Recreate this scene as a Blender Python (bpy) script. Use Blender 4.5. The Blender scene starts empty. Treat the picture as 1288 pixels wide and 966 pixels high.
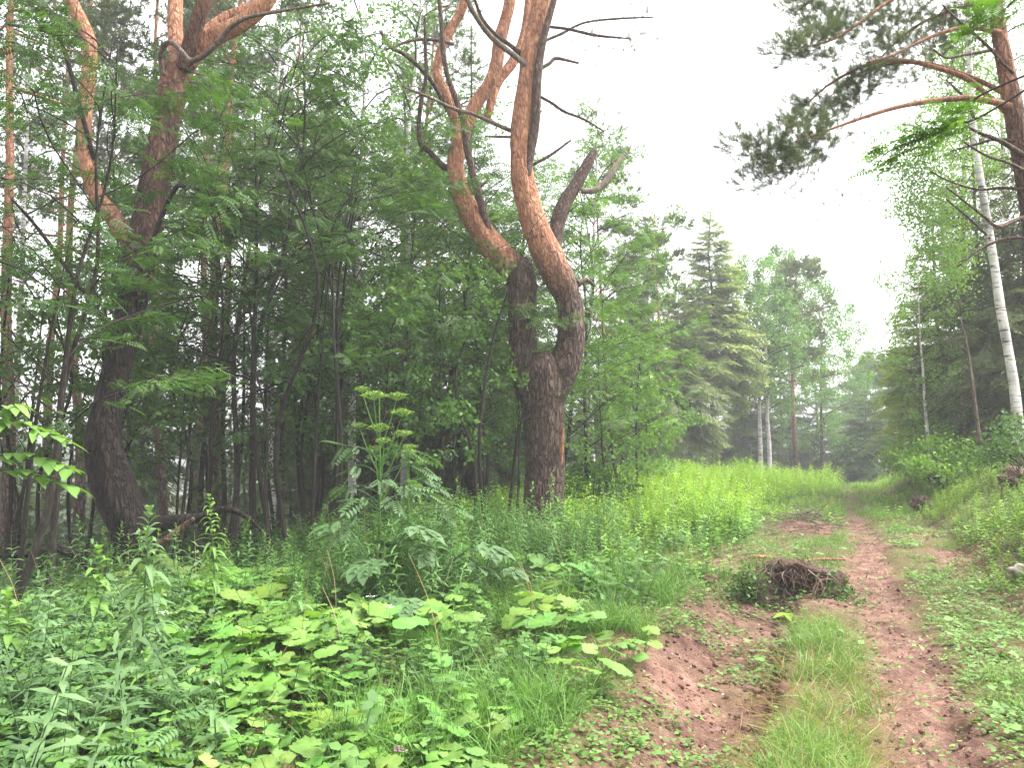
import bpy, math
import numpy as np

rad = math.radians
SC = bpy.context.scene
COL = SC.collection

# ------------------------------------------------------------------ camera, sky, sun, exposure
PITCH = math.atan(77 / 1001.8)
FPX = 1001.8
EYE = 1.6
HAZE = 0.0019
cam_d = bpy.data.cameras.new("camera")
cam = bpy.data.objects.new("camera", cam_d)
COL.objects.link(cam)
cam.location = (0, 0, EYE)
cam.rotation_euler = (rad(90) + PITCH, 0, 0)
cam_d.sensor_width = 36
cam_d.lens = 28
cam_d.clip_start = 0.05
cam_d.clip_end = 2000
SC.camera = cam

SUN_EL, SUN_AZ = 60, 80          # overcast: a broad soft sun high over the open right side of the track
w = bpy.data.worlds.new("World")
SC.world = w
w.use_nodes = True
wn = w.node_tree
sky = wn.nodes.new("ShaderNodeTexSky")
sky.sky_type = 'NISHITA'
sky.sun_disc = False
sky.sun_elevation = rad(SUN_EL)
sky.sun_rotation = rad(SUN_AZ)
sky.dust_density = 4.0
sky.air_density = 1.0
hs = wn.nodes.new("ShaderNodeHueSaturation")
hs.inputs["Saturation"].default_value = 0.05
wn.links.new(sky.outputs[0], hs.inputs["Color"])
wn.links.new(hs.outputs[0], wn.nodes["Background"].inputs[0])
wn.nodes["Background"].inputs[1].default_value = 0.125
sd = bpy.data.lights.new("sun", 'SUN')
sun = bpy.data.objects.new("sun", sd)
COL.objects.link(sun)
sd.energy = 1.5
sd.angle = rad(35)
sd.color = (1.0, 0.96, 0.88)
sun.rotation_euler = (rad(90 - SUN_EL), 0, rad(180 - SUN_AZ))
SC.view_settings.view_transform = 'Standard'
SC.view_settings.look = 'None'
SC.view_settings.exposure = 2.6
SC.view_settings.gamma = 1
SC.cycles.max_bounces = 6
SC.cycles.diffuse_bounces = 4
SC.cycles.transmission_bounces = 4
SC.cycles.glossy_bounces = 2
SC.cycles.transparent_max_bounces = 4
SC.cycles.use_denoising = True
SC.cycles.caustics_reflective = False
SC.cycles.caustics_refractive = False

# ------------------------------------------------------------------ small maths
def at(u, v, Y):
    xc, yc = (u - 644) / FPX, (483 - v) / FPX
    f = math.cos(PITCH) - yc * math.sin(PITCH)
    return np.array([xc * Y / f, Y, EYE + Y * (yc * math.cos(PITCH) + math.sin(PITCH)) / f])

def sstep(x, a, b):
    t = np.clip((x - a) / (b - a), 0, 1)
    return t * t * (3 - 2 * t)

_tab = np.random.default_rng(3).random((256, 256))
def vnoise(x, y):
    xi, yi = np.floor(x).astype(int), np.floor(y).astype(int)
    fx, fy = x - xi, y - yi
    fx, fy = fx * fx * (3 - 2 * fx), fy * fy * (3 - 2 * fy)
    g = lambda i, j: _tab[i & 255, j & 255]
    a = g(xi, yi) * (1 - fx) + g(xi + 1, yi) * fx
    b = g(xi, yi + 1) * (1 - fx) + g(xi + 1, yi + 1) * fx
    return (a * (1 - fy) + b * fy) * 2 - 1

def fbm(x, y, n=4):
    s, a = 0, 1.0
    for k in range(n):
        s = s + a * vnoise(x * 2 ** k + 17.3 * k, y * 2 ** k + 5.1 * k)
        a *= 0.5
    return s

def lat(x, y):                                  # sideways distance from the right-hand wheel rut
    return (x - (0.48 + 0.40 * y)) * 0.928

# ------------------------------------------------------------------ terrain
def dirt_mask(x, y):
    q = lat(x, y)
    n = fbm(x * 1.3, y * 1.3, 4)
    n2 = fbm(x * 4.1 + 9, y * 4.1, 3)
    qn = q + 0.10 * n + 0.04 * n2
    r = 1 - sstep(np.abs(qn), 0.20, 0.34)
    r = r * (1 - 0.75 * sstep(y, 17, 23))
    l = sstep(qn, -1.95, -1.68) * (1 - sstep(qn, -0.86, -0.74))
    l = l * (1 - sstep(y, 8.0, 9.8)) * (0.55 + 0.45 * sstep(n + 0.3 * n2, -0.7, 0.1))
    m = sstep(0.62 - np.hypot((q + 0.75) / 1.0, (y - 13.6) / 3.6) + 0.25 * n, 0.0, 0.25)
    m2 = 1 - sstep(np.hypot((q + 0.62) / 0.95, (y - 9.4) / 1.5) + 0.2 * n, 0.75, 1.05)
    p = sstep(q, 0.75, 1.0) * (1 - sstep(q, 1.5, 2.0)) * sstep(n + 0.4 * n2, 0.0, 0.35) * (1 - sstep(y, 13, 17))
    k = sstep(q, -3.2, -2.5) * (1 - sstep(q, -2.0, -1.6)) * sstep(n + 0.4 * n2, 0.1, 0.5) * sstep(y, 5, 7) * (1 - sstep(y, 11, 13)) * 0.8
    e = (1 - sstep(np.abs(q + 0.4), 0.5, 1.2)) * sstep(y, 21, 24) * (1 - sstep(y, 30, 34)) * sstep(n, 0.0, 0.4)
    return np.clip(np.maximum.reduce([r, l, m, m2, p, k, e]), 0, 1)

def terr(x, y, fine=True):
    x, y = np.asarray(x, float), np.asarray(y, float)
    q = lat(x, y)
    h = 0.10 * fbm(x * 0.25, y * 0.25, 3)
    b = np.clip(q - 1.25, 0, None)
    h = h + 3.4 * (1 - np.exp(-b * 0.75 / 3.4)) * (1 - 0.75 * sstep(y, 26, 42))
    d = np.clip(-q - 6.5, 0, None)
    h = h - 7 * (1 - np.exp(-0.14 * d * sstep(y, 7, 14) / 7))
    h = h - np.clip(y - 31, 0, 60) * 0.05
    h = h + 0.28 * sstep(q, -9, -6) * (1 - sstep(q, -3.4, -2.0)) * sstep(y, 13, 18) * (1 - sstep(y, 30, 36))
    if fine:
        l = y * 0.93 + x * 0.37
        near = 1 - sstep(y, 16, 24)
        h = h - 0.07 * (1 - sstep(np.abs(q + 0.05 * fbm(x, y, 2)), 0.12, 0.42)) * near
        lr = sstep(q, -1.9, -1.25) * (1 - sstep(q, -0.90 + 0.06 * fbm(x * 2, y * 2, 2), -0.76)) * (1 - sstep(y, 8.3, 9.6))
        h = h - 0.18 * lr + 0.05 * sstep(q, -.98, -.8) * (1 - sstep(q, -.62, -.35)) * (1 - sstep(y, 8.3, 9.6))
        wall = sstep(q, -1.15, -0.95) * (1 - sstep(q, -0.85, -0.72)) * (1 - sstep(y, 8.3, 9.6))
        h = h + 0.034 * wall * np.sin(l * 2 * math.pi / 0.13 + 1.5 * fbm(x * 3, y * 3, 2))
        dm = dirt_mask(x, y)
        h = h + near * dm * (0.026 * fbm(x * 5, y * 5, 3) + 0.013 * fbm(x * 16, y * 16, 2))
        rr = 1 - sstep(np.abs(q), 0.12, 0.3)
        h = h + 0.013 * near * rr * np.sin(l * 2 * math.pi / 0.095 + 1.2 * fbm(x * 3, y * 3, 2))
        h = h + near * (1 - dm) * 0.03 * fbm(x * 3, y * 3, 3)
        h = h + 0.16 * sstep(0.9 - np.hypot((q + 1.0) / 0.8, (y - 14.6) / 1.6), 0, 0.8)
    return h

def ground_at(u, Y):
    x = at(u, 590, Y)[0]
    return np.array([x, Y, float(terr(x, Y))])

# ------------------------------------------------------------------ mesh building
class MB:
    def __init__(self):
        self.V, self.F, self.T, self.n = [], [], [], 0
    def add(self, V, F, tint=0.5):
        V = np.asarray(V, float)
        for f in (F if isinstance(F, list) else [F]):
            if len(f):
                self.F.append(np.asarray(f, int) + self.n)
        t = np.full(len(V), tint, float) if np.isscalar(tint) else np.asarray(tint, float)
        self.V.append(V); self.T.append(t); self.n += len(V)
        return self
    def template(self):
        V, T = np.concatenate(self.V), np.concatenate(self.T)
        fs = []
        for k in (3, 4):
            f = [a for a in self.F if a.shape[1] == k]
            if f: fs.append(np.concatenate(f))
        return V, fs, T
    def mesh(self, name, mat, origin=(0, 0, 0), smooth=True):
        V, fs, T = self.template()
        V = V - np.asarray(origin)
        me = bpy.data.meshes.new(name)
        me.vertices.add(len(V)); me.vertices.foreach_set("co", V.astype(np.float32).ravel())
        loops = np.concatenate([f.ravel() for f in fs])
        tot = np.concatenate([np.full(len(f), f.shape[1]) for f in fs])
        st = np.concatenate([[0], np.cumsum(tot)[:-1]])
        me.loops.add(len(loops)); me.loops.foreach_set("vertex_index", loops.astype(np.int32))
        me.polygons.add(len(tot))
        me.polygons.foreach_set("loop_start", st.astype(np.int32))
        me.polygons.foreach_set("loop_total", tot.astype(np.int32))
        me.polygons.foreach_set("use_smooth", np.full(len(tot), smooth))
        a = me.attributes.new("tint", 'FLOAT', 'POINT')
        a.data.foreach_set("value", np.clip(T, 0, 1).astype(np.float32))
        me.materials.append(mat)
        me.update(calc_edges=True)
        return me
    def build(self, name, mat, parent=None, origin=None, smooth=True):
        if origin is None:
            origin = parent["_o"] if parent is not None else (0, 0, 0)
        o = bpy.data.objects.new(name, self.mesh(name, mat, origin, smooth))
        COL.objects.link(o)
        if parent is not None:
            o.parent = parent
            o["_o"] = [float(c) for c in origin]
        else:
            o.location = [float(c) for c in origin]
        return o

def tag(o, label, cat, group=None, kind=None):
    if label: o["label"] = label
    if cat: o["category"] = cat
    if group: o["group"] = group
    if kind: o["kind"] = kind
    return o

def thing(name, label, cat, loc, group=None):
    o = bpy.data.objects.new(name, None)
    COL.objects.link(o)
    o.empty_display_size = 0.1
    o.location = [float(c) for c in loc]
    o["_o"] = [float(c) for c in loc]
    return tag(o, label, cat, group)

def copy_thing(o, loc, rz=0, s=1.0, label=None, color=None, group=None):
    c = o.copy(); COL.objects.link(c)
    c.location = [float(k) for k in loc]
    c.rotation_euler = (0, 0, rz); c.scale = (s, s, s)
    if label: c["label"] = label
    if group: c["group"] = group
    if color and c.type == 'MESH': c.color = color
    for ch in o.children:
        k = ch.copy(); COL.objects.link(k); k.parent = c
        if color and k.name.startswith("crown"): k.color = color
    return c

def norm(a):
    return a / (np.linalg.norm(a, axis=-1, keepdims=True) + 1e-9)

def frames(d, up, s=1.0):
    d = norm(np.asarray(d, float)); up = np.broadcast_to(np.asarray(up, float), d.shape)
    y = norm(np.cross(up, d)); z = np.cross(d, y)
    M = np.stack([d, y, z], axis=-1)
    return M * (np.asarray(s).reshape(-1, 1, 1) if not np.isscalar(s) else s)

def scatter(mb, T, M, P, tint=0.5):
    V, fs, tt = T
    N, nv = len(P), len(V)
    if N == 0: return
    W = np.einsum('nij,vj->nvi', M, V) + P[:, None, :]
    off = (np.arange(N) * nv)[:, None, None]
    ti = (np.broadcast_to(np.asarray(tint, float).reshape(-1, 1), (N, 1)) + (tt[None, :] - 0.5)).ravel()
    mb.add(W.reshape(-1, 3), [(f[None] + off).reshape(-1, f.shape[1]) for f in fs], ti)

def smoothline(P, n):
    P = np.asarray(P, float)
    if len(P) < 3:
        t = np.linspace(0, 1, n)[:, None]
        return P[0] * (1 - t) + P[-1] * t
    Q = np.vstack([2 * P[0] - P[1], P, 2 * P[-1] - P[-2]])
    k = len(P) - 1
    t = np.linspace(0, k, n); i = np.minimum(t.astype(int), k - 1); f = (t - i)[:, None]
    a, b, c, d = Q[i], Q[i + 1], Q[i + 2], Q[i + 3]
    return 0.5 * (2 * b + (c - a) * f + (2 * a - 5 * b + 4 * c - d) * f ** 2 + (3 * b - a - 3 * c + d) * f ** 3)

def tube(mb, P, R_, seg=6, n=None, tint=0.5, rough=0.0, seed=0, cap=True, plate=1.0):
    P = np.asarray(P, float); k = len(P)
    n = n or max(2, (k - 1) * 3 + 1)
    PR = smoothline(np.column_stack([P, np.broadcast_to(np.asarray(R_, float), (k,))]), n)
    C, r = PR[:, :3], np.maximum(PR[:, 3], 0.0006)
    tg = norm(np.gradient(C, axis=0))
    a = np.array([0.0, 1.0, 0.0]) if abs(tg[0][1]) < 0.9 else np.array([1.0, 0, 0])
    N_ = np.empty_like(C); v = norm(a - tg[0] * np.dot(a, tg[0]))
    for i in range(n):
        v = norm(v - tg[i] * np.dot(v, tg[i])); N_[i] = v
    B = np.cross(tg, N_)
    th = np.linspace(0, 2 * math.pi, seg, endpoint=False)
    rr = np.repeat(r[:, None], seg, 1)
    if rough:
        L = np.concatenate([[0], np.cumsum(np.linalg.norm(np.diff(C, axis=0), axis=1))])
        ph = th[None, :] / (2 * math.pi)
        A = (np.cos(th)[None] * 2.2, np.sin(th)[None] * 2.2)
        f1 = vnoise(A[0] * 1.0 + seed * 7.7 + 0 * L[:, None], A[1] + L[:, None] * 1.6 + 3.3 * seed)
        f2 = vnoise(ph * 22 * plate + 0 * L[:, None] + seed, L[:, None] * 7 * plate + seed * 3 + 2 * f1)
        f3 = np.abs(vnoise(ph * 44 * plate + seed, L[:, None] * 18 * plate))
        rr = rr * (1 + rough * (0.9 * f1 + 0.55 * f2 - 0.4 * f3))
    V = C[:, None] + rr[..., None] * (np.cos(th)[None, :, None] * N_[:, None] + np.sin(th)[None, :, None] * B[:, None])
    V = V.reshape(-1, 3)
    i, j = np.meshgrid(np.arange(n - 1), np.arange(seg), indexing='ij')
    j2 = (j + 1) % seg
    F = np.stack([i * seg + j, i * seg + j2, (i + 1) * seg + j2, (i + 1) * seg + j], -1).reshape(-1, 4)
    fs = [F]
    ti = np.full(n, tint) if np.isscalar(tint) else np.interp(np.linspace(0, 1, n), np.linspace(0, 1, len(tint)), tint)
    ti = np.repeat(ti, seg)
    if cap:
        V = np.vstack([V, C[0], C[-1] + tg[-1] * r[-1] * 0.3]); m = n * seg
        ti = np.concatenate([ti, ti[:1], ti[-1:]])
        jj = np.arange(seg); j2 = (jj + 1) % seg
        fs.append(np.vstack([np.stack([np.full(seg, m), j2, jj], -1),
                             np.stack([np.full(seg, m + 1), (n - 1) * seg + jj, (n - 1) * seg + j2], -1)]))
    mb.add(V, fs, ti)
    return C

# ------------------------------------------------------------------ materials
def new_mat(name):
    m = bpy.data.materials.new(name); m.use_nodes = True
    nt = m.node_tree
    return m, nt, nt.nodes["Principled BSDF"], nt.nodes["Material Output"]

def ramp(nt, stops):
    r = nt.nodes.new("ShaderNodeValToRGB"); e = r.color_ramp.elements
    while len(e) < len(stops): e.new(0.5)
    for k, (p, c) in zip(e, stops): k.position = p; k.color = (*c, 1)
    return r

def attr(nt, name="tint"):
    a = nt.nodes.new("ShaderNodeAttribute"); a.attribute_name = name
    return a.outputs["Fac"]

def mixc(nt, fac, a, b, mode='MIX'):
    m = nt.nodes.new("ShaderNodeMix"); m.data_type = 'RGBA'; m.blend_type = mode
    for inp, val in ((m.inputs["Factor"], fac), (m.inputs["A"], a), (m.inputs["B"], b)) if False else ((m.inputs[0], fac), (m.inputs[6], a), (m.inputs[7], b)):
        if hasattr(val, "links"): nt.links.new(val, inp)
        elif isinstance(val, tuple): inp.default_value = (*val, 1)
        else: inp.default_value = val
    return m.outputs[2]

def noise(nt, scale, detail=3, vec=None, rough=0.55, out=0):
    n = nt.nodes.new("ShaderNodeTexNoise"); n.inputs["Scale"].default_value = scale
    n.inputs["Detail"].default_value = detail; n.inputs["Roughness"].default_value = rough
    if vec is not None: nt.links.new(vec, n.inputs["Vector"])
    return n.outputs[out]

def mapped(nt, scale, kind="Object"):
    t = nt.nodes.new("ShaderNodeTexCoord"); m = nt.nodes.new("ShaderNodeMapping")
    m.inputs["Scale"].default_value = scale
    nt.links.new(t.outputs[kind], m.inputs["Vector"])
    return m.outputs[0]

def bump(nt, h, strength, dist, bsdf):
    b = nt.nodes.new("ShaderNodeBump"); b.inputs["Strength"].default_value = strength
    b.inputs["Distance"].default_value = dist
    nt.links.new(h, b.inputs["Height"]); nt.links.new(b.outputs[0], bsdf.inputs["Normal"])

def leaf_mat(name, dark, mid, light, trans=0.35, rough=0.5, spec=0.35):
    m, nt, p, out = new_mat(name)
    r = ramp(nt, [(0.0, dark), (0.5, mid), (1.0, light)])
    nt.links.new(attr(nt), r.inputs[0])
    oi = nt.nodes.new("ShaderNodeObjectInfo")
    c = mixc(nt, 1.0, r.outputs[0], oi.outputs["Color"], 'MULTIPLY')
    nt.links.new(c, p.inputs["Base Color"])
    p.inputs["Roughness"].default_value = rough
    p.inputs["Specular IOR Level"].default_value = spec
    t = nt.nodes.new("ShaderNodeBsdfTranslucent")
    tc = mixc(nt, 1.0, c, (1.15, 1.2, 0.55), 'MULTIPLY')
    nt.links.new(tc, t.inputs["Color"])
    mx = nt.nodes.new("ShaderNodeMixShader"); mx.inputs[0].default_value = trans
    nt.links.new(p.outputs[0], mx.inputs[1]); nt.links.new(t.outputs[0], mx.inputs[2])
    nt.links.new(mx.outputs[0], out.inputs["Surface"])
    return m

ROWAN = leaf_mat("rowan_leaf", (0.022, 0.050, 0.013), (0.050, 0.098, 0.024), (0.115, 0.195, 0.043), .38, .6, .22)
BIRCHL = leaf_mat("birch_leaf", (0.06, 0.115, 0.032), (0.105, 0.185, 0.055), (0.16, 0.26, 0.08), .4, .6, .2)
SPRUCEL = leaf_mat("spruce_needles", (0.040, 0.066, 0.024), (0.075, 0.108, 0.040), (0.13, 0.165, 0.065), 0.34, .65, .15)
PINEL = leaf_mat("pine_needles", (0.045, 0.066, 0.034), (0.080, 0.105, 0.056), (0.12, 0.15, 0.08), 0.34, .65, .2)  # needle colours lightened to carry a haze glow
HERB = leaf_mat("herb_leaf", (0.042, 0.095, 0.022), (0.092, 0.175, 0.040), (0.17, 0.28, 0.065), 0.35, .55, .25)
LIME = leaf_mat("lime_herb_leaf", (0.09, 0.18, 0.022), (0.20, 0.345, 0.034), (0.33, 0.49, 0.06), 0.42, .6, .2)
BUTTER = leaf_mat("broad_leaf", (0.055, 0.125, 0.025), (0.125, 0.235, 0.050), (0.21, 0.35, 0.085), 0.32, 0.55, 0.25)
BLUEH = leaf_mat("bluish_leaf", (0.040, 0.088, 0.032), (0.082, 0.155, 0.058), (0.15, 0.24, 0.095), 0.3, 0.55, 0.25)
GRASS = leaf_mat("grass_blade", (0.06, 0.13, 0.025), (0.12, 0.22, 0.040), (0.22, 0.32, 0.08), 0.35)
STRAW = leaf_mat("dry_straw", (0.22, 0.14, 0.07), (0.38, 0.28, 0.14), (0.55, 0.44, 0.26), 0.2)
LITTER = leaf_mat("dead_leaf", (0.06, 0.03, 0.02), (0.14, 0.075, 0.045), (0.30, 0.18, 0.10), 0.1)
UMBEL = leaf_mat("umbel_flower", (0.15, 0.27, 0.05), (0.26, 0.42, 0.08), (0.40, 0.54, 0.15), 0.3)
WHITEF = leaf_mat("white_flower", (0.5, 0.5, 0.45), (0.7, 0.7, 0.66), (0.8, 0.8, 0.78), 0.2)
PINKF = leaf_mat("pink_flower", (0.35, 0.12, 0.25), (0.45, 0.18, 0.34), (0.6, 0.3, 0.45), 0.2)

def bark_mat(name, low, lowd, high, highd, sc=12.0, bstr=0.9, bd=0.05):
    """tint 0 = furrowed lower bark, 1 = thin flaky upper bark"""
    m, nt, p, out = new_mat(name)
    v = mapped(nt, (1, 1, 0.30))
    ns = nt.nodes.new("ShaderNodeTexNoise"); ns.inputs["Scale"].default_value = 9; ns.inputs["Detail"].default_value = 5
    nt.links.new(v, ns.inputs["Vector"])
    sc_ = nt.nodes.new("ShaderNodeVectorMath"); sc_.operation = 'SCALE'; sc_.inputs["Scale"].default_value = 0.22
    nt.links.new(ns.outputs["Color"], sc_.inputs[0])
    wv = nt.nodes.new("ShaderNodeVectorMath"); wv.operation = 'ADD'
    nt.links.new(v, wv.inputs[0]); nt.links.new(sc_.outputs[0], wv.inputs[1])
    vo = nt.nodes.new("ShaderNodeTexVoronoi"); vo.feature = 'DISTANCE_TO_EDGE'; vo.inputs["Scale"].default_value = sc
    nt.links.new(wv.outputs[0], vo.inputs["Vector"])
    cr = ramp(nt, [(0.0, (0, 0, 0)), (0.30, (1, 1, 1))]); nt.links.new(vo.outputs[0], cr.inputs[0])
    n1 = noise(nt, 2.6, 5, v); n2 = noise(nt, 42, 5, v, 0.65); n3 = noise(nt, 9, 4, mapped(nt, (1, 1, 0.7)))
    rl = ramp(nt, [(0.32, lowd), (0.66, low)]); nt.links.new(n2, rl.inputs[0])
    rh = ramp(nt, [(0.30, highd), (0.52, high), (0.75, tuple(min(1, c * 1.25) for c in high))]); nt.links.new(n3, rh.inputs[0])
    tw = nt.nodes.new("ShaderNodeMath"); tw.operation = 'MULTIPLY_ADD'
    nt.links.new(n1, tw.inputs[0]); tw.inputs[1].default_value = 0.7
    sub = nt.nodes.new("ShaderNodeMath"); sub.operation = 'SUBTRACT'; nt.links.new(attr(nt), sub.inputs[0]); sub.inputs[1].default_value = 0.35
    nt.links.new(sub.outputs[0], tw.inputs[2])
    rt = ramp(nt, [(0.25, (0, 0, 0)), (0.75, (1, 1, 1))]); nt.links.new(tw.outputs[0], rt.inputs[0])
    c = mixc(nt, rt.outputs[0], rl.outputs[0], rh.outputs[0])
    dk = mixc(nt, rt.outputs[0], (0.34, 0.31, 0.29), (0.72, 0.66, 0.62))
    c2 = mixc(nt, cr.outputs[0], mixc(nt, 1.0, c, dk, 'MULTIPLY'), c)
    fl = ramp(nt, [(0.34, (0.5, 0.45, 0.42)), (0.44, (1, 1, 1)), (0.58, (1, 1, 1)), (0.66, (1.6, 1.6, 1.6))]); nt.links.new(n2, fl.inputs[0])
    c3 = mixc(nt, 1.0, c2, fl.outputs[0], 'MULTIPLY')
    nt.links.new(c3, p.inputs["Base Color"])
    p.inputs["Roughness"].default_value = 0.85
    p.inputs["Specular IOR Level"].default_value = 0.2
    hh = nt.nodes.new("ShaderNodeMath"); hh.operation = 'ADD'
    nt.links.new(cr.outputs[0], hh.inputs[0]); nt.links.new(n2, hh.inputs[1])
    bump(nt, hh.outputs[0], bstr, bd, p)
    return m

PINEB = bark_mat("pine_bark", (0.19, 0.132, 0.108), (0.098, 0.066, 0.054), (0.50, 0.255, 0.155), (0.31, 0.135, 0.085))
SHADEB = bark_mat("shaded_pine_bark", (0.040, 0.030, 0.025), (0.017, 0.012, 0.010), (0.22, 0.11, 0.075), (0.12, 0.06, 0.042))  # canopy shade on the leaning pine put into a darker bark colour
DEADW = bark_mat("dead_wood", (0.15, 0.105, 0.085), (0.075, 0.050, 0.042), (0.20, 0.17, 0.14), (0.12, 0.095, 0.075), 20, 0.5, 0.012)
TWIGB = bark_mat("twig_bark", (0.034, 0.029, 0.023), (0.018, 0.015, 0.012), (0.065, 0.055, 0.042), (0.035, 0.029, 0.023), 25, 0.4, 0.008)
SPRUCEB = bark_mat("spruce_bark", (0.15, 0.115, 0.09), (0.08, 0.058, 0.046), (0.20, 0.15, 0.11), (0.12, 0.085, 0.06), 14, 0.6, 0.02)
ROOTB = bark_mat("root_bark", (0.16, 0.105, 0.08), (0.07, 0.045, 0.035), (0.26, 0.19, 0.15), (0.16, 0.11, 0.085), 22, 0.4, 0.01)
ORANGEB = bark_mat("orange_branch_bark", (0.20, 0.11, 0.07), (0.11, 0.06, 0.04), (0.28, 0.14, 0.08), (0.17, 0.08, 0.05), 22, 0.4, 0.01)

def birch_mat():
    m, nt, p, out = new_mat("birch_bark")
    n = noise(nt, 3.0, 5, mapped(nt, (1.2, 1.2, 9)))
    n2 = noise(nt, 1.3, 3, mapped(nt, (2, 2, 1.2)))
    r = ramp(nt, [(0.0, (0.04, 0.035, 0.03)), (0.36, (0.07, 0.06, 0.055)), (0.44, (0.55, 0.52, 0.50)), (1, (0.72, 0.70, 0.68))])
    nt.links.new(n, r.inputs[0])
    g = ramp(nt, [(0.35, (0.45, 0.44, 0.43)), (0.55, (1, 1, 1))]); nt.links.new(n2, g.inputs[0])
    nt.links.new(mixc(nt, 1.0, r.outputs[0], g.outputs[0], 'MULTIPLY'), p.inputs["Base Color"])
    p.inputs["Roughness"].default_value = 0.7
    bump(nt, n, 0.3, 0.01, p)
    return m
BIRCHB = birch_mat()

def ground_mat():
    m, nt, p, out = new_mat("earth_and_litter")
    co = mapped(nt, (1, 1, 1))
    nb, nm, nf = noise(nt, 0.9, 4, co), noise(nt, 7, 5, co), noise(nt, 45, 5, co, 0.65)
    rd = ramp(nt, [(0.25, (0.060, 0.033, 0.025)), (0.5, (0.140, 0.080, 0.063)), (0.78, (0.235, 0.148, 0.120))])
    nt.links.new(nm, rd.inputs[0])
    rf = ramp(nt, [(0.3, (0.62, 0.58, 0.56)), (0.6, (1.12, 1.1, 1.08))]); nt.links.new(nf, rf.inputs[0])
    dirt = mixc(nt, 1.0, rd.outputs[0], rf.outputs[0], 'MULTIPLY')
    sp = ramp(nt, [(0.0, (1, 1, 1)), (0.05, (0, 0, 0))])
    vo = nt.nodes.new("ShaderNodeTexVoronoi"); vo.inputs["Scale"].default_value = 30; nt.links.new(co, vo.inputs["Vector"])
    nt.links.new(vo.outputs["Distance"], sp.inputs[0])
    rb_ = ramp(nt, [(0.3, (0.62, 0.58, 0.56)), (0.5, (1, 1, 1)), (0.72, (1.25, 1.22, 1.2))]); nt.links.new(nb, rb_.inputs[0])
    dirt = mixc(nt, 1.0, dirt, rb_.outputs[0], 'MULTIPLY')
    dirt = mixc(nt, sp.outputs[0], dirt, (0.42, 0.33, 0.30))
    rs = ramp(nt, [(0.3, (0.035, 0.024, 0.017)), (0.55, (0.075, 0.050, 0.034)), (0.75, (0.06, 0.075, 0.025))])
    nt.links.new(nm, rs.inputs[0])
    soil = mixc(nt, 1.0, rs.outputs[0], rf.outputs[0], 'MULTIPLY')
    rv = ramp(nt, [(0.3, (0.105, 0.066, 0.046)), (0.52, (0.105, 0.085, 0.042)), (0.75, (0.08, 0.11, 0.035))]); nt.links.new(nm, rv.inputs[0])
    verge = mixc(nt, 1.0, rv.outputs[0], rf.outputs[0], 'MULTIPLY')
    c = mixc(nt, attr(nt, "verge"), soil, verge)
    c = mixc(nt, attr(nt, "tint"), c, dirt)
    nt.links.new(c, p.inputs["Base Color"])
    p.inputs["Roughness"].default_value = 0.95
    p.inputs["Specular IOR Level"].default_value = 0.1
    ad = nt.nodes.new("ShaderNodeMath"); ad.operation = 'ADD'; nt.links.new(nm, ad.inputs[0]); nt.links.new(nf, ad.inputs[1])
    bump(nt, ad.outputs[0], 0.7, 0.03, p)
    return m
GROUND = ground_mat()

def rock_mat():
    m, nt, p, out = new_mat("stone")
    r = ramp(nt, [(0.3, (0.16, 0.13, 0.11)), (0.7, (0.40, 0.34, 0.30))]); nt.links.new(noise(nt, 14, 5, mapped(nt, (1, 1, 1))), r.inputs[0])
    oi = nt.nodes.new("ShaderNodeObjectInfo")
    nt.links.new(r.outputs[0], p.inputs["Base Color"]); p.inputs["Roughness"].default_value = 0.85
    return m
STONE = rock_mat()
# ------------------------------------------------------------------ ground sheet
xa = np.concatenate([np.arange(-150, -30, 8), np.arange(-30, -8, 0.5), np.arange(-8, 10.5, 0.055), np.arange(10.5, 30, 0.4), np.arange(30, 151, 8)])
ya = np.concatenate([np.arange(-60, 0, 3), np.arange(0, 2.4, 0.3), np.arange(2.4, 16, 0.055), np.arange(16, 40, 0.25), np.arange(40, 181, 6)])
gx, gy = np.meshgrid(xa, ya, indexing='ij')
gz = terr(gx, gy)
nx, ny = gx.shape
ii, jj = np.meshgrid(np.arange(nx - 1), np.arange(ny - 1), indexing='ij')
gf = np.stack([ii * ny + jj, (ii + 1) * ny + jj, (ii + 1) * ny + jj + 1, ii * ny + jj + 1], -1).reshape(-1, 4)
g = MB(); g.add(np.stack([gx, gy, gz], -1).reshape(-1, 3), gf, dirt_mask(gx, gy).ravel())
ground = g.build("ground", GROUND)
va = ground.data.attributes.new("verge", 'FLOAT', 'POINT')
qq = lat(gx, gy)
vv = sstep(qq, -5.0, -2.5) * np.ones_like(qq)
vv = np.maximum(vv, (1 - sstep(gy, 8, 10)) * sstep(gx, -4, -1))
va.data.foreach_set("value", np.clip(vv, 0, 1).astype(np.float32).ravel())
tag(ground, None, None, kind="structure")

# ------------------------------------------------------------------ leaf templates (x = along the leaf, z = up)
def leaflet(mb, base, d, L, W, tint=0.5, droop=0.0, fold=0.15):
    """a folded pointed leaflet of two quads lying near the xy plane"""
    d = norm(np.asarray(d, float)); y = norm(np.cross((0, 0, 1), d)); z = np.cross(d, y)
    b = np.asarray(base, float)
    V = [b, b + d * L * .5 + y * W * .5 + z * W * fold, b + d * L - z * droop * L, b + d * L * .5 - y * W * .5 + z * W * fold,
         b + d * L * .5 - z * droop * L * .25]
    mb.add(V, np.array([[0, 4, 1], [4, 2, 1], [0, 3, 4], [3, 2, 4]]), tint)

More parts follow.
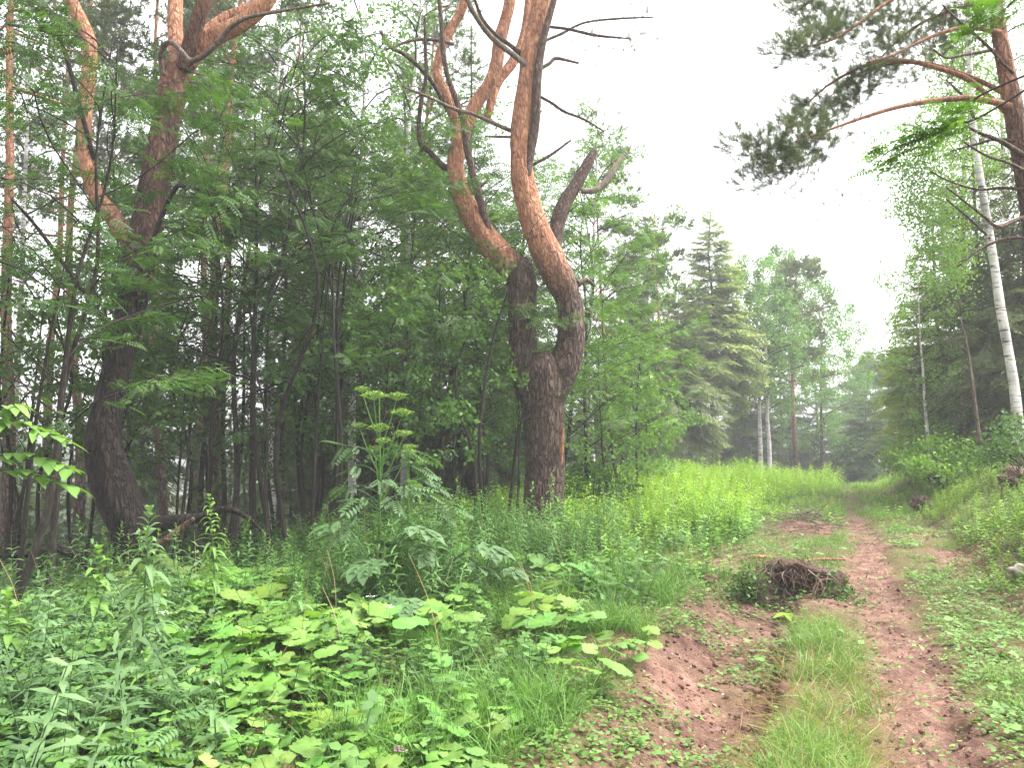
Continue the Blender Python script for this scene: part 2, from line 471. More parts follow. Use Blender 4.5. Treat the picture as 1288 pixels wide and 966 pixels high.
def rowan_leaf(pairs=6, quad=False):
    mb = MB()
    for k in range(pairs):
        t = 0.22 + 0.66 * k / (pairs - 1)
        L = 0.30 * (1 - 0.35 * abs(t - 0.5))
        for s in (-1, 1):
            d = np.array([0.45, s * 0.9, -0.12])
            b = np.array([t, 0, -0.10 * t * t])
            if quad:
                d = norm(d); y = norm(np.cross((0, 0, 1), d))
                mb.add([b, b + d * L * .5 + y * .055, b + d * L, b + d * L * .5 - y * .055], np.array([[0, 1, 2, 3]]), 0.5)
            else:
                leaflet(mb, b, d, L, 0.11, 0.5, 0.12)
    leaflet(mb, (0.9, 0, -0.08), (1, 0, -0.2), 0.26, 0.10, 0.5, 0.1)
    return mb.template()
RL_NEAR, RL_FAR = rowan_leaf(6), rowan_leaf(5, True)

def rowan_far():
    mb = MB()
    for k in range(3):
        t = 0.25 + 0.3 * k
        for s in (-1, 1):
            b = np.array([t, 0, -.1 * t * t]); d = norm(np.array([.5, s * .85, -.15])); y = norm(np.cross((0, 0, 1), d))
            mb.add([b, b + d * .19 + y * .09, b + d * .36, b + d * .19 - y * .09], np.array([[0, 1, 2, 3]]))
    return mb.template()
RL_VFAR = rowan_far()

def simple_leaf(W=0.62):
    mb = MB(); mb.add([(0, 0, 0), (.4, W / 2, .05), (1, 0, -.12), (.4, -W / 2, .05)], np.array([[0, 1, 2, 3]]))
    return mb.template()
SL = simple_leaf()

def pine_tuft(n, width, seed):
    r = np.random.default_rng(seed); mb = MB()
    for k in range(n):
        t = r.random(); a = k * 2.4; tilt = r.uniform(0.5, 1.1)
        b = np.array([t * 0.55, 0, 0]); L = r.uniform(0.32, 0.5)
        d = np.array([math.cos(tilt), math.sin(tilt) * math.cos(a), math.sin(tilt) * math.sin(a)])
        y = norm(np.cross(d, (0.3, 0.5, 0.8)))
        mb.add([b - y * width / 2, b + y * width / 2, b + d * L], np.array([[0, 1, 2]]), 0.5 + r.uniform(-.15, .15))
    return mb.template()
PT_NEAR = [pine_tuft(60, 0.018, k) for k in range(3)]
PT_FAR = [pine_tuft(18, 0.07, k) for k in range(3)]

def spruce_frond(seed, n=10, hang=0.3, sub=4):
    r = np.random.default_rng(seed); mb = MB()
    for k in range(n):
        t = 0.10 + 0.88 * k / (n - 1)
        for s in (-1, 1):
            l = (0.34 * (1 - 0.72 * t) + 0.05) * r.uniform(0.7, 1.25)
            a = r.uniform(0.7, 1.05); d0 = np.array([math.cos(a), s * math.sin(a), -hang * r.uniform(.5, 1.4)])
            b = np.array([t, 0, -0.18 * t * t])
            d = norm(d0); y = norm(np.cross((0, 0, 1), d))
            for j in range(sub):
                p0, p1 = b + d * l * j / sub, b + d * l * (j + .9) / sub
                for e in (-1, 1):
                    tip = (p0 + p1) / 2 + d * l / sub * .8 + e * y * 0.055 + np.array([0, 0, r.uniform(-.03, .02)])
                    mb.add([p0, p1, tip], np.array([[0, 1, 2]]), 0.42 + 0.2 * t + r.uniform(-.1, .1))
    for j in range(6):
        p0, p1 = np.array([.7 + .05 * j, 0, -.15]), np.array([.75 + .05 * j, 0, -.18])
        for e in (-1, 1): mb.add([p0, p1, p1 + np.array([.05, e * .045, -.01])], np.array([[0, 1, 2]]), 0.65)
    return mb.template()
SF = [spruce_frond(k, 8, 0.35 + .25 * k, 3) for k in range(3)]

# ------------------------------------------------------------------ tree species: each returns (wood MB, crown MB) in local coordinates
def unit(a, el):
    return np.stack([np.cos(a) * np.cos(el), np.sin(a) * np.cos(el), np.sin(el)], -1)

def rowan(seed, H=7.0, spread=1.7, start=0.22, nb=20, tmpl=None, lean=(0, 0), leaf=0.21, stem_r=None, nt=8, nl=7, base=0.5):
    r = np.random.default_rng(seed); tmpl = tmpl or RL_NEAR
    wood, crown = MB(), MB()
    k = np.linspace(0, 1, 6)[:, None]
    P = np.hstack([k * np.array([[lean[0], lean[1]]]) + np.cumsum(r.normal(0, 0.022 * H, (6, 2)), 0) * (k > 0), k * H])
    sr = stem_r or 0.0072 * H
    tube(wood, P, sr * (1 - 0.85 * k[:, 0]), 7, 24, 0.4, 0.1, seed)
    D, B, U, S, T = [], [], [], [], []
    for i in range(nb):
        t = start + (0.97 - start) * (i + r.random()) / nb
        p0 = np.array([np.interp(t, k[:, 0], P[:, j]) for j in range(3)])
        az = i * 2.4 + r.normal(0, .4)
        L = spread * (0.45 + 0.9 * math.sin(math.pi * min(1, (t - start * .6) / (1.0 - start * .6)) ** 0.8)) * r.uniform(.7, 1.2)
        e0 = r.uniform(0.4, 0.9)
        d0, d1 = unit(az, e0), unit(az + r.normal(0, .3), e0 * .3)
        pts = np.array([p0, p0 + d0 * L * .3, p0 + d0 * L * .5 + d1 * L * .2, p0 + d0 * L * .52 + d1 * L * .55 - [0, 0, .04 * L]]) + np.vstack([[0, 0, 0], r.normal(0, .055 * L, (3, 3))])
        C = tube(wood, pts, [sr * .32 * (1 - .6 * t), sr * .2, sr * .12, sr * .05], 4, 8, 0.4, cap=False)
        bt = r.normal(0, .12); dr = r.normal(0, .18)
        for j in range(nt):
            f = r.uniform(.25, 1.0) if j else 1.0
            q0 = C[min(7, int(f * 7.99))]
            ta = az + r.choice([-1, 1]) * r.uniform(.2, 1.3); td = unit(ta, r.uniform(-.15, .4))
            tl = r.uniform(.25, .6) * spread / 1.6
            q1 = q0 + td * tl
            tube(wood, [q0, q0 + td * tl * .5 + [0, 0, .02], q1], [sr * .10, sr * .07, sr * .03], 3, 3, 0.4, cap=False)
            n = nl
            ff = np.linspace(.15, 1, n)
            side = np.where(np.arange(n) % 2, 1, -1) * r.uniform(.5, 1.1, n); side[-1] *= .2
            la = ta + side
            dirs = unit(la, r.normal(-.18 + dr, .34, n))
            D.append(dirs); B.append(q0 + (q1 - q0) * ff[:, None])
            U.append(norm(np.array([0, 0, 1.0]) + r.normal(0, .42, (n, 3))))
            S.append(leaf * r.uniform(.75, 1.2, n)); T.append(base + bt + r.normal(0, .13, n))
    scatter(crown, tmpl, frames(np.concatenate(D), np.concatenate(U), np.concatenate(S)), np.concatenate(B), np.concatenate(T))
    return wood, crown

def broadleaf(seed, H, spread, start=0.3, nb=26, nleaf=5000, leaf=0.09, droop=0.6, lean=(0, 0), sr=None, shape=0.8):
    """birch / aspen: ascending limbs, hanging twigs, many small leaves in clumps"""
    r = np.random.default_rng(seed); wood, limbs, crown = MB(), MB(), MB()
    k = np.linspace(0, 1, 7)[:, None]
    P = np.hstack([k * np.array([[lean[0], lean[1]]]) + np.cumsum(r.normal(0, 0.006 * H, (7, 2)), 0) * (k > 0), k * H])
    sr = sr or 0.009 * H
    tube(wood, P, sr * (1 - 0.88 * k[:, 0]), 9, 26, 0.3, 0.06, seed)
    cl, ax = [], []
    for i in range(nb):
        t = start + (0.98 - start) * (i + r.random()) / nb
        p0 = np.array([np.interp(t, k[:, 0], P[:, j]) for j in range(3)])
        az = i * 2.4 + r.normal(0, .4)
        x = (t - start) / (1 - start)
        L = spread * (0.22 + 0.95 * (1 - x) ** shape * min(1, 0.45 + 2.2 * x)) * r.uniform(.7, 1.25)
        e0 = r.uniform(.5, 1.0); d0, d1 = unit(az, e0), unit(az + r.normal(0, .3), 0.0)
        pts = np.array([p0, p0 + d0 * L * .4, p0 + d0 * L * .6 + d1 * L * .3, p0 + d0 * L * .55 + d1 * L * .75])
        C = tube(limbs, pts, [sr * .3 * (1 - .6 * t), sr * .2, sr * .1, sr * .04], 4, 8, 0.3, cap=False)
        for j in range(11):
            c = C[r.integers(2, 8)]; e = unit(az + r.normal(0, 1.0), r.uniform(-.2, .6)); l = r.uniform(.1, .38) * L
            tube(limbs, [c, c + e * l], [sr * .05, sr * .02], 3, 2, .3, cap=False)
            cl.append(c + e * l); ax.append(r.uniform(.3, 1.3) * droop)
    cl = np.array(cl); ax = np.array(ax); m = len(cl)
    idx = np.concatenate([np.arange(m), r.integers(0, m, nleaf - m)]) if nleaf > m else np.arange(nleaf)
    f = r.random(nleaf)
    sway = r.normal(0, .18, (m, 2))
    g3 = r.normal(0, 1, (nleaf, 3)) * np.array([1, 1, .8]) * (spread * .055 * (1 - .5 * f))[:, None]
    hang = f * ax[idx] * spread * .5
    g3[:, 2] -= hang; g3[:, :2] += sway[idx] * hang[:, None]
    Pn = cl[idx] + g3
    d = norm(r.normal(0, 1, (nleaf, 3)) + np.array([0, 0, -.8]))
    ct = r.normal(0, .13, m)
    scatter(crown, SL, frames(d, norm(r.normal(0, 1, (nleaf, 3)) + [0, 0, .6]), leaf * r.uniform(.7, 1.3, nleaf)), Pn, .5 + ct[idx] + r.normal(0, .10, nleaf))
    return wood, limbs, crown

def spruce(seed, H, spread, start=0.12, dens=1.0, sr=None, dead=0.0, shape=0.85, droop=0.35):
    r = np.random.default_rng(seed); wood, crown, deadw = MB(), MB(), MB()
    sr = sr or 0.011 * H
    k = np.linspace(0, 1, 6)
    tube(wood, np.column_stack([r.normal(0, .006 * H, 6) * (k > 0), r.normal(0, .006 * H, 6) * (k > 0), k * H]), sr * (1 - .93 * k), 9, 24, 0.3, 0.08, seed)
    D, B, S, W = [], [], [], []
    lev = int(H * 3.4 * dens)
    for i in range(lev):
        t = start + (0.985 - start) * (i + r.random() * .8) / lev
        nb = int(6 * dens + 1)
        x = (t - start) / (1 - start)
        for j in range(nb):
            az = r.uniform(0, 2 * math.pi)
            L = (spread * ((1 - x) ** shape) * min(1, .62 + 2.4 * x) * r.uniform(.62, 1.18)) + 0.16
            el = .55 * x - droop * (1 - x) + r.normal(0, .10)
            d = unit(az, el); p0 = np.array([0, 0, t * H])
            D.append(d); B.append(p0 + d * L * .04); S.append(L)
            W.append(.47 + r.normal(0, .10) + .12 * x)
            if L > .7:
                for q in range(2):
                    f = r.uniform(.3, .75); az2 = az + r.choice([-1, 1]) * r.uniform(.35, .75)
                    D.append(unit(az2, el - r.uniform(.05, .35))); B.append(p0 + d * L * f); S.append(L * r.uniform(.4, .6)); W.append(.5 + r.normal(0, .12))
    D, B, S, W = np.array(D), np.array(B), np.array(S), np.array(W)
    pick = r.integers(0, 3, len(D))
    up = norm(np.array([0, 0, 1.0]) + r.normal(0, .2, D.shape))
    for q in range(3):
        s = pick == q
        scatter(crown, SF[q], frames(D[s], up[s], S[s]), B[s], W[s])
    if dead:
        for i in range(int(14 * dead) + 6):
            z = r.uniform(.08, max(.12, start + .1)) * H; az = r.uniform(0, 6.28); L = spread * r.uniform(.3, .75)
            d = unit(az, r.uniform(-.35, .05)); p = np.array([0, 0, z])
            C = tube(deadw, [p, p + d * L * .5 + [0, 0, .05], p + d * L + [0, 0, -.1]], [.022, .014, .005], 4, 6, .6, cap=False)
            for j in range(6):
                c = C[r.integers(1, 6)]; e = unit(az + r.choice([-1, 1]) * r.uniform(.4, 1), r.uniform(-.7, 0)); l = r.uniform(.15, .45)
                tube(deadw, [c, c + e * l], [.007, .003], 3, 2, .6, cap=False)
    return wood, crown, deadw

def tufts(crown, r, ends, dirs, n, spread, size, tm, tint=.5):
    """pine shoots gathered round branch ends"""
    ends, dirs = np.asarray(ends), np.asarray(dirs)
    idx = np.repeat(np.arange(len(ends)), n)
    N = len(idx)
    g3 = r.normal(0, 1, (N, 3)) * spread * np.array([1, 1, .55])
    d = norm(dirs[idx] * .5 + norm(g3) * .6 + np.array([0, 0, .45]) + r.normal(0, .25, (N, 3)))
    ct = r.normal(0, .10, len(ends))
    tt = tint + ct[idx] + r.normal(0, .08, N)
    sz = size * r.uniform(.75, 1.25, N); pk = r.integers(0, len(tm), N)
    for q in range(len(tm)):
        s = pk == q
        scatter(crown, tm[q], frames(d[s], norm(r.normal(0, 1, (s.sum(), 3)) + [0, 0, .3]), sz[s]), ends[idx][s] + g3[s], tt[s])

def pine(seed, H, spread, start=0.55, nb=22, sr=None, n=9, size=.34, lean=(0, 0), dead=10, hi=0.45):
    r = np.random.default_rng(seed); wood, limbs, crown = MB(), MB(), MB()
    sr = sr or 0.0105 * H
    k = np.linspace(0, 1, 7)[:, None]
    P = np.hstack([k * np.array([[lean[0], lean[1]]]) + np.cumsum(r.normal(0, .008 * H, (7, 2)), 0) * (k > 0), k * H])
    tube(wood, P, sr * (1 - .85 * k[:, 0]), 10, 30, [0.1, .3, .7, 1, 1, 1], 0.06, seed)
    E, D = [], []
    for i in range(nb):
        t = start + (.98 - start) * (i + r.random()) / nb
        p0 = np.array([np.interp(t, k[:, 0], P[:, j]) for j in range(3)])
        az = i * 2.4 + r.normal(0, .5); x = (t - start) / (1 - start)
        L = spread * (1.05 - .65 * x) * r.uniform(.6, 1.15)
        d0, d1 = unit(az, r.uniform(-.1, .5)), unit(az + r.normal(0, .4), r.uniform(.1, .5))
        C = tube(limbs, [p0, p0 + d0 * L * .5, p0 + d0 * L * .5 + d1 * L * .5], [sr * .3 * (1 - .5 * x), sr * .16, sr * .05], 4, 7, .8, cap=False)
        for j in range(6):
            c = C[r.integers(2, 7)]; e = unit(az + r.normal(0, .8), r.uniform(0, .6)); l = r.uniform(.2, .45) * spread * .6
            tube(limbs, [c, c + e * l], [sr * .06, sr * .03], 3, 2, .8, cap=False)
            E.append(c + e * l); D.append(e)
    tufts(crown, r, E, D, n, .16 * spread * .55, size, PT_FAR)
    for i in range(dead):
        t = r.uniform(.2, start); p = np.array([np.interp(t, k[:, 0], P[:, j]) for j in range(3)])
        d = unit(r.uniform(0, 6.28), r.uniform(-.3, .3)); l = r.uniform(.3, 1.1)
        tube(limbs, [p, p + d * l * .5, p + d * l + [0, 0, r.uniform(-.2, .1)]], [.018, .012, .005], 4, 4, .2, cap=False)
    return wood, limbs, crown

def merged(a, b):
    """two builders as one mesh; the second keeps its own material slot"""
    m = MB()
    for src, k in ((a, 0), (b, 1)):
        off = m.n
        for f in src.F: m.F.append(f + off)
        m.V += src.V; m.T += src.T; m.n += src.n
    return m

def mesh2(name, a, ma, b, mb_):
    me2 = merged(a, b).mesh(name, ma)
    me2.materials.append(mb_)
    nv = a.n
    n = len(me2.polygons); ls = np.empty(n, np.int32); me2.polygons.foreach_get("loop_start", ls)
    vi = np.empty(len(me2.loops), np.int32); me2.loops.foreach_get("vertex_index", vi)
    me2.polygons.foreach_set("material_index", (vi[ls] >= nv).astype(np.int32))
    me2.update()
    return me2

def put(name, label, cat, loc, parts, group=None, color=None):
    """a tree or plant built in local coordinates, stood at loc"""
    t = thing(name, label, cat, loc, group)
    extra = [p for p in parts if p[0] in ("limb", "dead_branch") and p[1] is not None and p[1].n]
    if extra:
        parts = [p for p in parts if p[0] not in ("limb", "dead_branch")]
        tr = parts.pop(0)
        o = bpy.data.objects.new("trunk", mesh2("trunk", tr[1], tr[2], extra[0][1], extra[0][2]))
        COL.objects.link(o); o.parent = t
    for nm, mb, mat in parts:
        if mb is None or mb.n == 0: continue
        o = bpy.data.objects.new(nm, mb.mesh(nm, mat, (0, 0, 0)))
        COL.objects.link(o); o.parent = t
        if color and nm in ("crown", "foliage"): o.color = (*color, 1)
    return t
# ------------------------------------------------------------------ the two old crooked pines and the pine by the track: limbs traced at their real distance
def trace(mb, pts, Y, seg=20, dy=0.0, tint=0.5, rough=0.06, seed=1, per=7, plate=1.0):
    n = len(pts); dys = np.linspace(0, dy, n) if np.isscalar(dy) else np.interp(np.linspace(0, 1, n), np.linspace(0, 1, len(dy)), dy)
    P = np.array([at(u, v, Y + d) for (u, v, _), d in zip(pts, dys)])
    rr = np.array([wd * (Y + d) / FPX / 2 for (_, _, wd), d in zip(pts, dys)])
    return tube(mb, P, rr, seg, (n - 1) * per + 1, tint, rough, seed, True, plate)

def twiggy(mb, C, r, n, L, rad_, tint=.5, seg=3):
    """short dead side twigs on a traced branch"""
    for k in range(n):
        c = C[r.integers(len(C) // 3, len(C))]
        d = norm(r.normal(0, 1, 3) + [0, 0, .2]); l = L * r.uniform(.4, 1)
        tube(mb, [c, c + d * l * .5 + r.normal(0, .02, 3), c + d * l], [rad_, rad_ * .7, rad_ * .3], seg, 4, tint, cap=False)

def limb(name, parent, mat, pts, Y, tint=0.5, dy=0.0, seg=20, rough=0.06, seed=1, twigs=0, tl=.5, tr=.006, plate=1.0, per=7):
    mb = MB(); C = trace(mb, pts, Y, seg, dy, tint, rough, seed, per, plate)
    if twigs and name == 'dead_branch':
        twiggy(mb, C, np.random.default_rng(seed + 80), twigs * 2 + 3, tl * .8, tr * .6, .3)
    if twigs: twiggy(mb, C, np.random.default_rng(seed + 50), twigs, tl, tr, tint if np.isscalar(tint) else .3)
    mb.build(name, mat, parent)
    return C

# --- forked pine in the middle
CY = 13.0
b = at(684, 660, CY); b[2] = terr(b[0], CY)
mid = thing("crooked_pine", "old forked pine with an S-shaped orange right stem, standing above the tall herbs", "pine tree", b)
limb("trunk", mid, PINEB, [(682, 735, 74), (682, 690, 60), (683, 640, 52), (685, 595, 50), (684, 550, 51), (683, 510, 55), (681, 480, 60), (679, 466, 60), (677, 455, 48), (672, 446, 22)], CY, [0, 0, 0, .05, .1, .1, .05, 0], 0, 40, .05, 1, per=10)
limb("limb", mid, PINEB, [(667, 500, 34), (661, 465, 36), (657, 430, 34), (656, 395, 35), (657, 365, 38), (652, 346, 38), (634, 326, 36), (612, 300, 32), (592, 270, 29), (579, 242, 26), (573, 210, 23), (577, 178, 20), (572, 145, 17), (560, 118, 15), (550, 92, 13), (556, 60, 13), (568, 35, 12), (582, 8, 12), (592, -35, 11), (600, -90, 10)],
     CY, [0, 0, 0, 0, .1, .8, .9, 1, 1, 1, 1, 1, 1, 1, 1, 1], [0, 0, -.1, -.1, 0, .2, .2], 30, .085, 2)
limb("limb", mid, PINEB, [(671, 462, 14), (669, 420, 12), (669, 385, 13), (667, 350, 15), (662, 325, 11)], CY, .05, .25, 16, .06, 3)
limb("limb", mid, PINEB, [(692, 505, 34), (704, 470, 42), (716, 440, 36), (718, 410, 33), (715, 378, 33), (703, 350, 38), (689, 322, 38), (676, 292, 36), (666, 262, 33), (658, 228, 31), (655, 192, 29), (657, 150, 29), (664, 105, 28), (671, 55, 28), (681, 5, 27), (690, -50, 25), (700, -120, 22)],
     CY, [0, 0, .05, .15, .3, .5, .7, .85, 1, 1, 1, 1, 1, 1, 1, 1], [0, -.15, -.1, .1], 30, .085, 4)
limb("limb", mid, PINEB, [(581, 180, 16), (588, 152, 18), (600, 128, 18), (615, 106, 18), (624, 80, 17), (629, 50, 17), (637, 20, 16), (645, -20, 15), (655, -80, 13)], CY, 1, [.1, .5], 18, .085, 5)
limb("limb", mid, PINEB, [(612, 150, 10), (625, 105, 13), (645, 78, 14), (658, 50, 13), (664, 15, 12), (668, -40, 10)], CY, .95, [.5, 1.1], 14, .05, 6)
limb("dead_limb", mid, DEADW, [(697, 330, 16), (699, 300, 18), (703, 275, 20), (712, 252, 19), (724, 233, 17), (735, 213, 15), (742, 200, 13), (747, 190, 9)], CY, .1, [.15, .6], 14, .07, 7, plate=.5)
limb("dead_limb", mid, DEADW, [(731, 240, 7), (748, 239, 9), (760, 230, 9), (770, 215, 8), (778, 203, 6), (788, 190, 3)], CY, .9, [.3, .6], 10, .06, 8, 4, .35)
limb("dead_limb", mid, DEADW, [(666, 242, 9), (662, 222, 13), (666, 195, 12), (672, 165, 12), (675, 130, 12), (676, 95, 12), (682, 55, 10), (691, 20, 9), (699, -10, 8), (706, -60, 6)], CY, .1, [-.20, -.24, -.2], 12, .07, 9, plate=.5)
limb("dead_limb", mid, DEADW, [(618, 306, 10), (611, 278, 10), (603, 248, 10), (594, 215, 9), (587, 185, 9), (582, 150, 8), (572, 120, 8), (563, 95, 7), (557, 60, 7), (555, 25, 6), (550, -20, 5)], CY, .2, [-.2, -.5], 10, .06, 10, 5, .4)
limb("dead_branch", mid, DEADW, [(567, 217, 8), (553, 205, 9), (540, 190, 8), (529, 180, 7), (527, 155, 6), (530, 125, 6), (536, 95, 5), (535, 60, 5), (534, 20, 3)], CY, .15, [0, -.6], 8, .06, 11, 6, .4)
limb("dead_branch", mid, DEADW, [(671, 92, 9), (655, 76, 8), (637, 62, 8), (620, 48, 8), (605, 30, 7), (592, 8, 7), (580, -20, 6)], CY, .6, [-.1, -.8], 8, .06, 12, 6, .5)
limb("dead_branch", mid, DEADW, [(665, 75, 7), (640, 55, 6), (622, 42, 6), (606, 22, 5), (596, -5, 4)], CY, .3, [.1, -.6], 8, .06, 13, 4, .4)
limb("dead_branch", mid, DEADW, [(642, 164, 6), (620, 154, 6), (595, 143, 5), (570, 136, 5), (540, 122, 4), (505, 108, 3)], CY, .5, [-.1, -1.2], 7, .06, 14, 7, .4)
limb("dead_branch", mid, DEADW, [(562, 136, 6), (545, 105, 6), (528, 85, 6), (508, 68, 5), (490, 58, 5), (478, 38, 4)], CY, .2, [0, -.8], 7, .06, 15, 6, .5)
limb("dead_branch", mid, DEADW, [(570, 55, 5), (550, 50, 5), (520, 50, 4), (485, 62, 3)], CY, .3, [0, -.8], 6, .06, 16, 4, .4)
limb("dead_branch", mid, DEADW, [(610, 171, 3), (640, 172, 4), (662, 172, 4)], CY, .4, [-.3, 0], 6, .05, 17)
limb("dead_branch", mid, DEADW, [(658, 212, 5), (676, 204, 4), (695, 193, 4), (718, 176, 3)], CY, .2, [0, .1], 6, .05, 18, 2, .3)
limb("dead_branch", mid, DEADW, [(668, 92, 6), (690, 80, 5), (700, 73, 5), (728, 79, 3)], CY, .5, [0, .2], 6, .05, 19, 3, .3)
limb("dead_branch", mid, DEADW, [(674, 30, 5), (690, 33, 4), (715, 36, 4), (750, 44, 4), (792, 48, 2)], CY, .2, -.5, 6, .05, 20, 7, .5)
limb("dead_branch", mid, DEADW, [(670, 62, 5), (688, 50, 4), (706, 42, 4), (735, 28, 3), (775, 23, 3), (822, 21, 2)], CY, .2, .4, 6, .05, 21, 6, .4)
limb("dead_branch", mid, DEADW, [(662, 112, 5), (692, 128, 4), (710, 140, 4), (735, 150, 3), (760, 165, 2)], CY, .2, [0, .5], 6, .05, 22, 7, .5)
limb("dead_branch", mid, DEADW, [(585, 250, 5), (597, 240, 5), (612, 228, 4)], CY, .2, [0, .2], 6, .05, 23)
limb("broken_stub", mid, DEADW, [(727, 357, 9), (738, 352, 6), (748, 360, 4)], CY, .4, .1, 6, .05, 24)
limb("bark_scar", mid, PINEB, [(706, 585, 3), (706, 570, 6), (707, 552, 6), (708, 538, 3)], CY, .75, [-.29, -.29], 8, .2, 25)
cr = MB(); rr_ = np.random.default_rng(91)
ends = [at(u, v, CY + d) for u, v, d in [(800, 50, 0), (778, 60, .2), (745, 50, 0), (760, 150, .5), (748, 165, .6), (735, 140, .5), (770, 178, .4), (820, 30, .3), (795, 20, .2), (600, -20, 0), (640, -40, .4), (700, -40, -.3), (560, -20, .5), (590, -60, .2)]]
tufts(cr, rr_, ends, np.array([[.5, 0, .3]] * len(ends)), 9, .16, .20, PT_NEAR)
for c in ends:      # upper crown out of the picture
    pass
top = [at(u, v, CY + d) for u, v, d in [(560, -120, .3), (620, -150, 1), (700, -170, 0), (650, -230, -.5), (760, -140, 1), (520, -110, -.8), (600, -250, .5)]]
tufts(cr, rr_, top, np.array([[0, 0, 1.]] * len(top)), 60, .6, .3, PT_FAR)
cr.build("crown", PINEL, mid)

# --- dark leaning pine on the left
LY = 9.5
b = at(180, 735, LY); b[2] = terr(b[0], LY)
lp = thing("crooked_pine", "massive dark pine leaning over at the left, its top splitting into orange limbs", "pine tree", b)
limb("trunk", lp, SHADEB, [(190, 790, 48), (181, 740, 42), (178, 705, 41), (171, 672, 47), (154, 640, 52), (140, 605, 50), (132, 565, 44), (134, 525, 39), (143, 478, 35), (155, 430, 34), (166, 382, 37), (174, 340, 38), (182, 300, 39), (189, 255, 34), (199, 205, 35), (208, 155, 34), (216, 115, 34), (225, 85, 36), (231, 66, 30)],
     LY, [0, 0, 0, 0, 0, 0, .1, .2, .3, .35, .35, .4, .5, .8, 1], [0, 0, .3, .8], 34, .085, 31)
limb("limb", lp, PINEB, [(176, 315, 20), (158, 297, 22), (140, 270, 22), (120, 243, 20), (109, 200, 18), (107, 150, 17), (111, 105, 17), (113, 58, 18), (102, 25, 17), (86, -8, 16), (72, -60, 14)], LY, [.3, .7, .8, .8, 1], [.4, .7], 18, .085, 32)
limb("limb", lp, PINEB, [(222, 92, 20), (221, 60, 20), (220, 25, 19), (221, -10, 18), (222, -80, 16)], LY, 1, [.8, 1.2], 18, .05, 33)
limb("limb", lp, SHADEB, [(230, 88, 20), (238, 60, 20), (248, 28, 19), (259, -5, 18), (275, -70, 15)], LY, [.4, .8], [.6, .4], 18, .05, 34)
limb("limb", lp, PINEB, [(236, 80, 22), (252, 58, 24), (278, 42, 24), (305, 28, 22), (330, 8, 19), (352, -25, 17)], LY, 1, [.7, .6], 18, .085, 35)
limb("limb", lp, PINEB, [(244, 52, 14), (262, 38, 16), (286, 22, 16), (318, 8, 17), (338, -20, 14)], LY, .9, [.9, 1.3], 16, .05, 36)
limb("dead_branch", lp, DEADW, [(205, 95, 6), (202, 70, 7), (208, 55, 7), (218, 54, 7), (230, 66, 7), (241, 76, 7), (258, 68, 7), (275, 52, 7), (290, 34, 6), (310, 22, 5), (345, 15, 4), (415, 3, 3)], LY, .5, [.3, -.2, -.6], 8, .08, 37, 8, .35)
limb("dead_branch", lp, DEADW, [(205, 118, 5), (230, 116, 5), (250, 122, 3)], LY, .6, [.3, -.2], 6, .05, 38, 3, .2)
limb("dead_limb", lp, SHADEB, [(165, 690, 26), (200, 662, 20), (228, 655, 16), (256, 650, 11), (285, 641, 9), (310, 650, 6), (330, 668, 4)], LY, .1, [-.1, -.5], 12, .08, 39, 3, .4)
limb("broken_stub", lp, PINEB, [(200, 684, 9), (217, 674, 10), (232, 662, 9), (244, 652, 4)], LY, .35, [-.25, -.5], 12, .22, 40)
limb("dead_limb", lp, SHADEB, [(178, 716, 26), (150, 725, 16), (118, 716, 12), (98, 700, 11), (70, 692, 10), (35, 697, 9), (-10, 702, 8), (-50, 700, 6)], LY, .0, [-.2, -.4], 10, .08, 41, 4, .5)
limb("dead_limb", lp, SHADEB, [(172, 735, 18), (140, 745, 9), (100, 752, 7), (72, 748, 5), (60, 735, 3)], LY, .0, [-.3, -.7], 8, .08, 42, 3, .4)
limb("dead_branch", lp, TWIGB, [(158, 440, 8), (100, 360, 6), (50, 290, 5), (15, 250, 3)], LY, .2, [.2, -.6], 7, .06, 43, 6, .5)
limb("dead_branch", lp, TWIGB, [(175, 350, 7), (215, 245, 6), (235, 235, 6), (250, 238, 4)], LY, .2, [.2, -.4], 7, .06, 44, 3, .4)
limb("dead_branch", lp, TWIGB, [(118, 200, 6), (80, 60, 6), (62, 40, 5), (10, 30, 4)], LY, .2, [.5, -.3], 7, .06, 45, 5, .4)
cr = MB()
top = [at(u, v, LY + d) for u, v, d in [(60, -90, .6), (120, -140, 1), (200, -110, 0), (280, -120, .5), (360, -90, 1), (330, -180, -.5), (20, -20, .9), (180, -60, 1.4)]]
tufts(cr, rr_, top, np.array([[0, 0, 1.]] * len(top)), 50, .5, .26, PT_FAR)
cr.build("crown", PINEL, lp)

